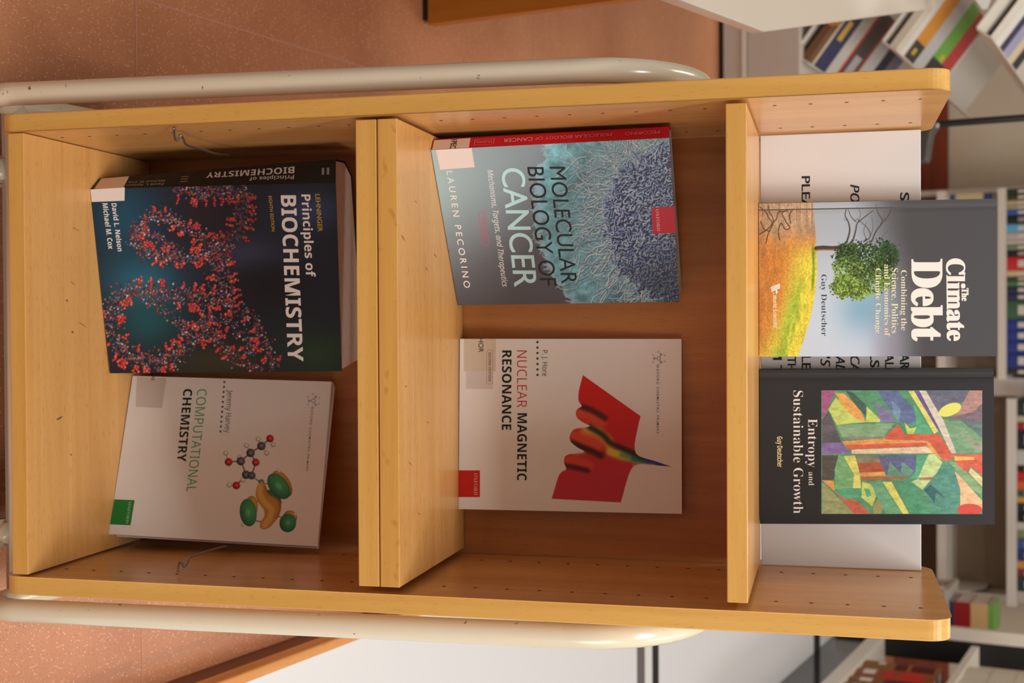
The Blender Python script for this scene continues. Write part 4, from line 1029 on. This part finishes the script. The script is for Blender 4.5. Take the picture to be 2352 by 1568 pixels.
for k, p in enumerate(tiers):
    b0 = np.array([p[0], 0, p[2]])
    def q(a, n, y): return tuple(b0 + LG_ * a + NN * n + np.array([0, y, 0]))
    y0, y1 = ry0 + .03, ry1 - .02
    MB().hexa([q(-.004, -.04, y0), q(-.004, .012, y0), q(-.004, .012, y1), q(-.004, -.04, y1)], [q(0, -.04, y0), q(0, .012, y0), q(0, .012, y1), q(0, -.04, y1)]).build('tier_lip', M_GREYW, rk, xf=rel)
    MB().hexa([q(0, -.044, y0), q(0, -.040, y0), q(0, -.040, y1), q(0, -.044, y1)], [q(.24, -.044, y0), q(.24, -.040, y0), q(.24, -.040, y1), q(.24, -.044, y1)]).build('tier_back', M_GREYW, rk, xf=rel)
for yy in (ry0 + .5, ry1 - .02):
    MB().box(-1.35, -1.31, yy - .02, yy + .02, zz[3], 1.05).build('upright', M_GREYW, rk, xf=rel)
    MB().box(-1.31, -.83, yy - .012, yy + .012, .62, .645).build('arm', M_GREYW, rk, xf=rel)

def rack_book(k, y0, wd, color, label, band=None, mark=None, ln=.255, th=.022, name='paperback_book', bandh=.06):
    """a book lying cover outwards on a tier: wd along the tier, ln up the slope, th into it"""
    b0 = np.array([tiers[k][0], 0, tiers[k][2]]) + LG_ * .0006
    root = empty(name, label, 'book', tuple(b0 + np.array([0, y0 + wd / 2, 0])), 'books shown on the slanted rack')
    def q(a, n, y): return tuple(LG_ * a + NN * n + np.array([0, y - wd / 2, 0]))
    def bx(a0, a1, n0, n1, ya, yb): return MB().hexa([q(a0, n0, ya), q(a0, n1, ya), q(a0, n1, yb), q(a0, n0, yb)], [q(a1, n0, ya), q(a1, n1, ya), q(a1, n1, yb), q(a1, n0, yb)])
    t = .0014
    cm = bx(0, ln, -t, 0, 0, wd)
    for p in ((-th, -th + t, 0, wd), (-th + t, -t, 0, t)):
        m_ = bx(0, ln, *p); cm.add(m_.v, m_.f)
    c = cm.build('cover', ink(color, .4), root)
    bx(.002, ln - .002, -th + t + .0002, -t - .0002, t + .0002, wd - .002).build('pages', M_PAPER, root)
    if band: bx(.0, bandh, 0.00005, .0006, 0.0004, wd - .0004).build('foot_label', ink(band, .5), c)
    if mark: bx(mark[1], mark[2], 0.0002, .0009, wd * mark[3], wd * mark[4]).build('cover_mark', ink(mark[0], .5), c)
    return root
def ty(k, zx_, zy_): return float(at(1830 + zx_ / 4.506, zy_ / 4.506, 0, tiers[k][0])[1])
def row(k, feet, items):
    for (a, b), (col, lab, kw) in zip(zip(feet[:-1], feet[1:]), items):
        ya, yb = ty(k, *a), ty(k, *b)
        rack_book(k, ya, max(yb - ya - .0015, .006), col, lab, **kw)
def foot(k, z0, z1, xs):
    """points along a tier's foot line in the photograph"""
    return [(x, z0[1] + (z1[1] - z0[1]) * (x - z0[0]) / (z1[0] - z0[0])) for x in xs]
row(0, foot(0, (105, 630), (340, 750), (112, 168, 196, 340, 450, 476, 610, 634, 760, 850, 960)), (
    ((112, 78, 58), 'narrow brown book, nearest on the lowest tier of the slanted rack', {}),
    ((206, 186, 156), 'very narrow cream booklet between brown and navy books on the rack', {}),
    ((56, 60, 98), 'navy book with yellow emblem, lowest tier of the slanted rack', dict(mark=((218, 178, 74), .10, .165, .25, .6))),
    ((212, 204, 194), 'white book beside the navy one with yellow emblem, lowest rack tier', {}),
    ((196, 66, 50), 'narrow red strip of a book next to the white one, lowest rack tier', {}),
    ((78, 68, 66), 'dark grey book with pale scrawl near its foot, lowest rack tier', dict(mark=((180, 176, 176), .03, .10, .2, .8))),
    ((166, 58, 54), 'narrow dull red book beyond the dark grey one, lowest rack tier', {}),
    ((200, 196, 192), 'pale grey book between dull red and dark navy ones, lowest rack tier', {}),
    ((30, 38, 62), 'dark navy book towards the far end of the lowest rack tier', {}),
    ((110, 108, 128), 'grey-violet book, farthest on the lowest rack tier', {})))
row(1, foot(1, (1025, 510), (1690, 890), (1028, 1090, 1150, 1290, 1420, 1560, 1690, 1716)), (
    ((206, 196, 180), 'cream book, nearest on the middle tier of the slanted rack', {}),
    ((226, 220, 212), 'white book beside the orange one, middle rack tier', {}),
    ((230, 156, 62), 'orange book with black foot label, middle rack tier', dict(band=(66, 62, 60), mark=((214, 176, 70), .02, .04, .3, .6))),
    ((204, 202, 200), 'pale grey book between the orange and green ones, middle rack tier', {}),
    ((116, 182, 76), 'bright green book with black foot label, middle rack tier', dict(band=(58, 58, 60), mark=((196, 198, 62), .062, .085, .5, .9))),
    ((200, 62, 66), 'red book with black foot label, middle rack tier', dict(band=(56, 54, 56), mark=((210, 166, 62), .015, .035, .5, .8))),
    ((222, 214, 202), 'narrow white book, last on the middle rack tier', {})))
row(2, foot(2, (2000, 380), (2352, 690), (2075, 2136, 2190, 2265, 2330, 2400)), (
    ((228, 222, 214), 'white book, nearest on the top tier of the slanted rack', {}),
    ((44, 46, 84), 'navy blue book on the top tier of the slanted rack', {}),
    ((164, 160, 190), 'lavender book with yellow spot, top rack tier', dict(mark=((214, 186, 88), .10, .15, .3, .8))),
    ((218, 200, 166), 'cream book beside the lavender one, top rack tier', {}),
    ((36, 40, 58), 'almost black book, far end of the top rack tier', {})))

# ------------------------------------------------------------------ white glossy table corner, top left of the photograph
TZ = 0.50
c0, c1, c2, c3 = [at(x, y, 2, TZ) for x, y in ((1560, 0), (1757, 74), (2146, 20), (2196, 6))]
wt = empty('white_table', 'white glossy table top reaching in beside the slanted book rack', 'table', (c1[0] - .4, c1[1] + .3, FLOOR))
ox, oy = c1[0] - .4, c1[1] + .3
d1 = np.array([c0[0] - c1[0], c0[1] - c1[1]]); d1 /= np.hypot(*d1)
d2 = np.array([c2[0] - c1[0], c2[1] - c1[1]]); L2 = np.hypot(*d2); d2 /= L2
P1 = np.array(c1[:2]); P0 = P1 + d1 * .55; P2 = P1 + d2 * (L2 + .08)
nl = np.array([-d2[1], d2[0]]);  nl = nl if nl[0] < 0 else -nl
P3 = P2 + nl * .8; P4 = P0 + nl * .8
rel = lambda p: (p[0] - ox, p[1] - oy, p[2] - FLOOR)
out = rounded([(*P0, 0), (*P1, 0), (*P2, 0), (*P3, 0), (*P4, 0)], [.02, .06, .10, .04, .04], 6)
M_GLOSSW = new_mat('glossy_white', (206, 194, 180), 0.12, spec=0.5, coat=0.3)
MB().prism([(p.x, p.y) for p in out], 2, TZ - .022, TZ).build('table_top', M_GLOSSW, wt, xf=rel, bevel=.003)
ctr = (P0 + P1 + P2 + P3 + P4) / 5
for P in (P0, P2, P3, P4):
    q_ = ctr + (P - ctr) * .45 + nl * .18
    MB().tube([(q_[0], q_[1], FLOOR), (q_[0], q_[1], TZ - .022)], .018, 14).build('leg', M_GREYW, wt, xf=rel)

# a white card standing on that table, only its corner in view
CY = 2.30
cp = [at(x, y, 1, CY) for x, y in ((2238, -4), (2257, 22), (2268, 20), (2284, -22))]
cd = empty('white_card', 'white card standing on the white table, corner showing before the green book', 'card', (cp[0][0] - .08, CY, TZ))
rel = lambda p: (p[0] - cp[0][0] + .08, p[1] - CY, p[2] - TZ)
MB().prism([(cp[0][0] - .16, TZ + .0005), (cp[0][0] - .03, TZ + .0005), (cp[0][0] - .03, cp[0][2] - .02)] + [(p[0], p[2]) for p in cp] + [(cp[0][0] - .16, cp[3][2] + .05)], 1, CY, CY + .0015).build('front_leaf', M_PLATE, cd, xf=rel)
MB().hexa([(cp[0][0] - .16, CY + .06, TZ + .0005), (cp[0][0] - .05, CY + .06, TZ + .0005), (cp[0][0] - .05, CY + .0615, TZ + .0005), (cp[0][0] - .16, CY + .0615, TZ + .0005)],
          [(cp[0][0] - .16, CY + .0016, cp[3][2] + .04), (cp[0][0] - .05, CY + .0016, cp[3][2] + .04), (cp[0][0] - .05, CY + .003, cp[3][2] + .04), (cp[0][0] - .16, CY + .003, cp[3][2] + .04)]).build('rear_leaf', M_PLATE, cd, xf=rel)

# ------------------------------------------------------------------ black pole with a grey clamp, behind the stand
PY = 2.3
a, b = at(2150, 285, 1, PY), at(2352, 265, 1, PY)
po = empty('floor_stand', 'thin black pole with dark grey clamp standing behind the display stand', 'stand', (a[0], PY, FLOOR))
rel = lambda p: (p[0] - a[0], p[1] - PY, p[2] - FLOOR)
MB().tube([(a[0], PY, FLOOR + .02), (a[0], PY, 1.35)], .0085, 14).build('pole', M_DARK, po, xf=rel)
MB().tube([(a[0], PY, FLOOR), (a[0], PY, FLOOR + .012), (a[0], PY, FLOOR + .022)], [.17, .17, .15], 30).build('base', M_DARK, po, xf=rel)
cl = [at(x, y, 1, PY) for x, y in ((2090, 300), (2138, 296), (2148, 283), (2156, 288), (2143, 308), (2138, 330), (2134, 362), (2130, 373), (2090, 374))]
M_CLAMP = new_mat('dark_grey_plastic', (66, 62, 56), .5)
ck = MB().prism([(p[0], p[2]) for p in cl], 1, PY - .03, PY + .03).build('clamp', M_CLAMP, po, xf=rel, bevel=.004)
kp = at(2151, 288, 1, PY - .035)
MB().ball(tuple(kp), .007).build('knob', new_mat('pale_knob', (150, 146, 150), .3), ck, xf=rel)

# ------------------------------------------------------------------ far bookcase in two bays
BY = 5.0
def zat(x, y=700): return float(at(x, y, 1, BY)[2])
def xat(x, y): return float(at(x, y, 1, BY)[0])
bx0, bx1 = xat(2300, 432), xat(2300, 872)
cx0, cx1 = xat(2325, 915), xat(2320, 1392)
zlo = (zat(2152), zat(2172)); zup1 = (zat(2291, 650), zat(2311, 650)); zup2 = (zat(2312, 1150), zat(2335, 1150))
bc = empty('bookcase', 'white metal bookcase of two bays along the back wall', 'bookcase', (bx0, BY, FLOOR))
rel = lambda p: (p[0] - bx0, p[1] - BY, p[2] - FLOOR)
DEP = .32
def shelf_(x0, x1, z0, z1):
    m_ = MB(); m_.box(x0, x1, BY, BY + .018, z0, z1); m_.box(x0, x1, BY + .018, BY + DEP, z1 - .012, z1 - .002)
    return m_.build('shelf', M_GREYW, bc, xf=rel)
shelf_(bx0, bx1, *zlo); shelf_(bx0, bx1, *zup1)
shelf_(cx0 - .03, cx1 - .03, *zlo); shelf_(cx0, cx1, *zup2)
M_BAYBACK = new_mat('brown_grey_back', (140, 120, 98), .7)
MB().box(bx0, bx1, BY + DEP, BY + DEP + .01, FLOOR, 1.25).build('back_panel', M_BAYBACK, bc, xf=rel)
MB().box(cx0 - .03, cx1, BY + DEP, BY + DEP + .01, FLOOR, 1.25).build('back_panel', M_BAYBACK, bc, xf=rel)
for x in (bx0 - .012, (bx1 + cx0) / 2, cx1 + .004):
    w_ = .012 if abs(x - (bx1 + cx0) / 2) > .01 else (cx0 - bx1) / 2
    MB().box(x - w_, x + w_, BY + .20, BY + DEP + .01, FLOOR, 1.25).build('upright', M_GREYW, bc, xf=rel)
MB().box(bx0, cx1, BY + .02, BY + .06, FLOOR, FLOOR + .1).build('plinth', M_DARK, bc, xf=rel)
# end bracket at the right of the lower shelf
e0 = xat(2165, 1345)
MB().prism([(BY, zlo[1]), (BY + .02, zlo[1] + .03), (BY + .2, zlo[1] + .14), (BY + DEP, zlo[1] + .14), (BY + DEP, zlo[0]), (BY, zlo[0])], 0, cx1 - .032, cx1 - .029).build('shelf_end', M_GREYW, bc, xf=rel)

def shelf_book(x0, x1, z, h, color, label, group, spine_label=None, y=None, dep=.17, bands=(), name='hardcover_book', lz=(.045, .075)):
    y = BY + .03 if y is None else y
    root = empty(name, label, 'book', ((x0 + x1) / 2, y, z), group)
    w_ = (x1 - x0) / 2; t = .002
    cm = MB(); n = 6
    sp = [(-w_ + 2 * w_ * i / n, -.004 * math.sin(math.pi * i / n)) for i in range(n + 1)]
    cm.prism(sp + [(w_, t), (-w_, t)], 2, 0, h)
    cm.box(-w_, -w_ + t, t, dep, 0, h); cm.box(w_ - t, w_, t, dep, 0, h)
    c = cm.build('cover', ink(color, .45), root)
    MB().box(-w_ + t + .0002, w_ - t - .0002, t + .0002, dep - .004, .003, h - .004).build('pages', M_PAPER, root)
    def strip(nm, z0, z1, col, f=.94):
        s_ = [(px * f, py - .0006) for px, py in sp]
        MB().prism(s_ + [(px, py + .0004) for px, py in s_[::-1]], 2, z0, z1).build(nm, ink(col, .5), c)
    if spine_label: strip('call_number_label', *lz, spine_label, .8)
    for z0, z1, col in bands: strip('spine_band', z0, z1, col)
    return root
LBL = (206, 198, 182)
G1 = 'books on the upper shelf of the far bookcase'
def xz(zy): return xat(2330, 400 + zy / 3.135)
for a, b, col, h, lab, sl in (
    (98, 140, (40, 52, 40), .23, 'very dark green book, first at the left end of the far shelf', LBL), (141, 182, (58, 62, 40), .22, 'olive book second from the left end of the far shelf', LBL),
    (183, 218, (186, 166, 128), .22, 'tan book beside the olive one on the far shelf', LBL), (219, 250, (170, 150, 120), .21, 'buff book left of the bright blue one on the far shelf', LBL),
    (251, 292, (44, 92, 160), .24, 'bright blue book between buff and black ones on the far shelf', LBL), (293, 352, (32, 30, 32), .23, 'black book between two blue ones on the far shelf', (150, 140, 122)),
    (356, 414, (92, 168, 206), .24, 'sky blue book on the far shelf', LBL), (416, 470, (186, 170, 164), .23, 'pale pink-grey book right of the sky blue one, far shelf', LBL), (471, 503, (198, 182, 176), .22, 'narrow whitish book left of the grey-green one, far shelf', LBL),
    (505, 545, (112, 132, 108), .22, 'grey-green book on the far shelf', LBL), (547, 593, (36, 32, 36), .23, 'black book left of the red one on the far shelf', (170, 160, 144)),
    (595, 690, (196, 38, 40), .24, 'wide red book on the far shelf', LBL), (692, 735, (206, 184, 144), .21, 'cream book right of the red one on the far shelf', LBL),
    (737, 768, (66, 70, 62), .22, 'narrow dark olive-grey book on the far shelf', LBL), (770, 806, (78, 122, 80), .21, 'narrow leaf green book on the far shelf', LBL),
    (808, 858, (44, 44, 78), .23, 'dark indigo book right of the leaf green one, far shelf', LBL), (860, 908, (50, 52, 84), .24, 'slate indigo book left of the wide green one, far shelf', LBL),
    (912, 1044, (58, 96, 72), .25, 'wide dark green book on the far shelf', LBL),
    (1048, 1122, (40, 58, 132), .25, 'royal blue volume, first of the four-volume set on the far shelf', LBL), (1124, 1202, (40, 58, 132), .25, 'royal blue volume, second of the four-volume set on the far shelf', LBL),
    (1204, 1288, (40, 58, 132), .25, 'royal blue volume, third of the four-volume set on the far shelf', LBL), (1290, 1400, (38, 54, 124), .25, 'royal blue volume, fourth of the four-volume set on the far shelf', LBL),
    (1402, 1448, (44, 56, 52), .23, 'black-green book at the right end of the far left shelf', LBL)):
    x0, x1 = max(xz(a), bx0 + .003), min(xz(b), bx1 - .003)
    if x1 - x0 > .008: shelf_book(x0, x1 - .001, zup1[1], h, col, lab, G1, sl)
G2 = 'books on the right bay of the far bookcase'
def xz2(zy): return xat(2345, 850 + zy / 3.135)
for a, b, col, h, lab in (
    (215, 330, (40, 44, 44), .22, 'near black book, first in the right bay of the far bookcase'), (332, 378, (182, 176, 150), .21, 'pale straw book second in the right bay of the far bookcase'), (380, 436, (150, 36, 42), .23, 'crimson book in the right bay, beside the straw one'),
    (438, 575, (34, 32, 36), .23, 'wide black book in the right bay of the far bookcase'), (578, 690, (190, 184, 178), .22, 'wide white-grey book in the right bay of the far bookcase'), (692, 735, (40, 24, 26), .22, 'dark maroon book right of the white-grey one'),
    (737, 800, (186, 44, 36), .23, 'scarlet book in the right bay of the far bookcase'), (802, 872, (206, 92, 52), .22, 'orange-red book in the right bay of the far bookcase'), (874, 915, (40, 92, 84), .22, 'teal green book in the right bay of the far bookcase'),
    (917, 962, (214, 154, 66), .21, 'amber book in the right bay, beside the teal one'), (964, 1030, (42, 44, 50), .23, 'charcoal book in the right bay left of the pale one'), (1032, 1100, (30, 30, 34), .24, 'jet black book in the right bay left of the pale one'),
    (1102, 1160, (198, 190, 176), .22, 'pale book in the right bay between black and olive ones'), (1162, 1220, (128, 136, 90), .22, 'olive green book in the right bay of the far bookcase'), (1222, 1300, (66, 84, 140), .23, 'blue book in the right bay of the far bookcase'),
    (1302, 1380, (48, 56, 110), .23, 'deep blue book in the right bay of the far bookcase'), (1382, 1440, (206, 138, 82), .22, 'salmon orange book in the right bay of the far bookcase'), (1442, 1500, (120, 50, 60), .22, 'wine red book in the right bay of the far bookcase'),
    (1502, 1600, (40, 60, 62), .23, 'dark teal book in the right bay of the far bookcase'), (1602, 1690, (184, 172, 160), .22, 'light grey book, last in the right bay of the far bookcase')):
    x0, x1 = max(xz2(a), cx0 + .003), min(xz2(b), cx1 - .003)
    if x1 - x0 > .008: shelf_book(x0, x1 - .001, zup2[1], h, col, lab, G2, None if col[0] > 150 else LBL, lz=(.03, .05))
# one tall banded book on the lower shelf, left end
hz_ = zat(2285) - zlo[1] - .006
shelf_book(bx0 + .012, bx0 + .075, zlo[1], hz_, (196, 180, 140), 'tall cream book with blue bands at the left end of the lower far shelf', 'books on the lower shelf of the far bookcase', None,
           bands=((.012, .038, (52, 84, 120)), (hz_ - .045, hz_ - .004, (56, 66, 108))))
shelf_book(bx0 + .30, bx0 + .34, zlo[1], .16, (170, 150, 116), 'short buff book standing on the lower far shelf', 'books on the lower shelf of the far bookcase')

# ------------------------------------------------------------------ stack of lying books on a grey ledge
SY = 4.55
s0, s1 = at(2182, 1380, 1, SY), at(2182, 1447, 1, SY)
lx0, lx1 = float(s0[0]), float(s1[0])
zz_ = [float(at(x, 1415, 1, SY)[2]) for x in (2180, 2191, 2229, 2269, 2283)]
lg = empty('ledge_table', 'small grey table carrying the stack of lying books at far right', 'table', ((lx0 + lx1) / 2, SY + .1, FLOOR))
rel = lambda p: (p[0] - (lx0 + lx1) / 2, p[1] - SY - .1, p[2] - FLOOR)
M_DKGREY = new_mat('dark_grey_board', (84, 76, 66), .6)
MB().box(lx0 - .05, lx1 + .02, SY - .02, SY + .24, zz_[0] - .02, zz_[0]).build('table_top', M_GREY, lg, xf=rel)
for fx in (lx0 - .03, lx1):
    for fy in (SY, SY + .22): MB().box(fx - .012, fx + .012, fy - .012, fy + .012, FLOOR, zz_[0] - .02).build('leg', M_GREY, lg, xf=rel)
for k, (col, lab) in enumerate((((46, 56, 92), 'thin dark blue book lying lowest in the stack at far right'), ((150, 26, 34), 'thick red book lying on the dark blue one at far right'),
                                ((204, 164, 110), 'thick tan book lying on the red one at far right'), ((112, 158, 74), 'thin green book lying on top of the far right stack'))):
    z0, z1 = zz_[k] + (.0004 if k else .0002), zz_[k + 1]
    root = empty('hardcover_book', lab, 'book', ((lx0 + lx1) / 2, SY + .09, z0), 'books lying stacked at far right')
    r2 = lambda p: (p[0] - (lx0 + lx1) / 2, p[1] - SY - .09, p[2] - z0)
    cb = MB().box(lx0, lx1, SY, SY + .003, z0, z1); cb.box(lx0, lx1, SY + .003, SY + .19, z0, z0 + .002); cb.box(lx0, lx1, SY + .003, SY + .19, z1 - .002, z1)
    cb.build('cover', ink(col, .45), root, xf=r2)
    MB().box(lx0 + .004, lx1 - .004, SY + .0032, SY + .186, z0 + .0022, z1 - .0022).build('pages', M_PAPER, root, xf=r2)

# ------------------------------------------------------------------ white bookcase seen from its side, right
XF = float(np.mean([at(1800, 1568, 2, PZ)[0], at(1890, 1462, 2, PZ)[0]]))
sc = empty('bookcase', 'white bookcase with glossy black plinth on the platform at far right', 'bookcase', (XF + .15, 3.3, PZ))
rel = lambda p: (p[0] - XF - .15, p[1] - 3.3, p[2] - PZ)
y0, y1 = 2.2, 3.95
def zx(x, y): return at(x, y, 0, XF)
zb0 = float(np.mean([zx(1893, 1568)[2], zx(1987, 1461)[2]])); zb1 = float(np.mean([zx(1940, 1568)[2], zx(2022, 1462)[2]])); zu = float(np.mean([zx(2166, 1568)[2], zx(2247, 1466)[2]]))
M_SC = new_mat('off_white_board', (222, 212, 198), .4)
MB().box(XF + .01, XF + .34, y0, y1, PZ + .002, zb0).build('plinth', M_GLOSSBLACK, sc, xf=rel)
MB().box(XF, XF + .34, y0, y1, zb0, zb1).build('shelf', M_SC, sc, xf=rel, bevel=.003)
MB().box(XF, XF + .34, y0, y1, zu, zu + .028).build('shelf', M_SC, sc, xf=rel, bevel=.003)
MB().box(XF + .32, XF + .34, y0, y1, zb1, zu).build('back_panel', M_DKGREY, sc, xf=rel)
MB().box(XF + .32, XF + .34, y0, y1, zu + .028, 1.1).build('back_panel', M_SC, sc, xf=rel)
bp = at(2100, 1460, 1, y1 + .005); bq = at(2100, 1500, 1, y1 + .005)
MB().box(float(bp[0]), float(bq[0]) + .02, y1, y1 + .03, PZ, 1.3).build('end_post', M_DARK, sc, xf=rel)
wq = at(2190, 1444, 1, y1)
MB().box(float(wq[0]) - .004, float(bp[0]) - .0005, y1, y1 + .03, PZ, 1.3).build('end_post', M_SC, sc, xf=rel)
def side_book(ya, yb_, h, col, lab, bands, nm='hardcover_book', z=None, dep=.2, off=.02):
    z = zb1 if z is None else z
    root = empty(nm, lab, 'book', (XF + off, (ya + yb_) / 2, z + .0003), 'leather bound books on the white bookcase')
    w_ = (yb_ - ya) / 2; t = .003; n = 6
    sp = [(-.008 * math.sin(math.pi * i / n), -w_ + 2 * w_ * i / n) for i in range(n + 1)]
    cm = MB(); cm.prism(sp + [(t, w_), (t, -w_)], 2, 0, h); cm.box(t, dep, -w_, -w_ + t, 0, h); cm.box(t, dep, w_ - t, w_, 0, h)
    c = cm.build('cover', ink(col, .4), root)
    MB().box(t + .0004, dep - .006, -w_ + t + .0002, w_ - t - .0002, .004, h - .005).build('pages', M_PAPER, root)
    for nm_, za, zb_, cc, f in bands:
        s_ = [(px - .0008, py * f) for px, py in sp]
        MB().prism(s_ + [(px + .0006, py) for px, py in s_[::-1]], 2, za, zb_).build(nm_, ink(cc, .4), c)
CN = 'call_number_label'
LB = (214, 206, 198)
hb = min(.255, zu - zb1 - .02)
yy = float(zx(1972, 1568)[1]) - .02
for w_, col, lab, bands in ((.085, (128, 84, 40), 'brown leather book with white label, nearest on the white bookcase', ((CN, .03, .055, LB, .8), ('title_panel', .12, .23, (92, 24, 20), .97))),
                            (.085, (124, 80, 40), 'brown leather book with long white label and dark red panel', ((CN, .035, .075, LB, .85), ('title_panel', .115, .24, (96, 26, 20), .97))),
                            (.12, (142, 72, 34), 'wide russet leather book with bright red panel', ((CN, .025, .065, LB, .85), ('title_panel', .095, .13, (186, 44, 34), .97), ('title_panel', .145, .225, (190, 42, 34), .97))),
                            (.10, (140, 88, 40), 'tan leather book with white label, farthest on the white bookcase', ((CN, .05, .075, LB, .7), ('title_panel', .11, .15, (88, 26, 20), .97), ('title_panel', .165, .24, (90, 24, 20), .97)))):
    side_book(yy, yy + w_, hb, col, lab, bands); yy += w_ + .004
# paper bundles on the shelf above
zc_ = zu + .0285
yy = 3.28
for k, (w_, col, lab) in enumerate(((.10, (150, 44, 66), 'crimson box file standing on the upper shelf of the white bookcase'), (.16, (214, 206, 186), 'cream bundle of journals beside the crimson file'), (.16, (206, 198, 176), 'cream bundle of journals near the black end post'))):
    side_book(yy, yy + w_, .26, col, lab, (('spine_band', .08, .085, (180, 170, 150), .97), ('spine_band', .16, .164, (188, 178, 158), .97)) if k else (), 'journal_bundle' if k else 'box_file', zc_, .22, .015); yy += w_ + .004
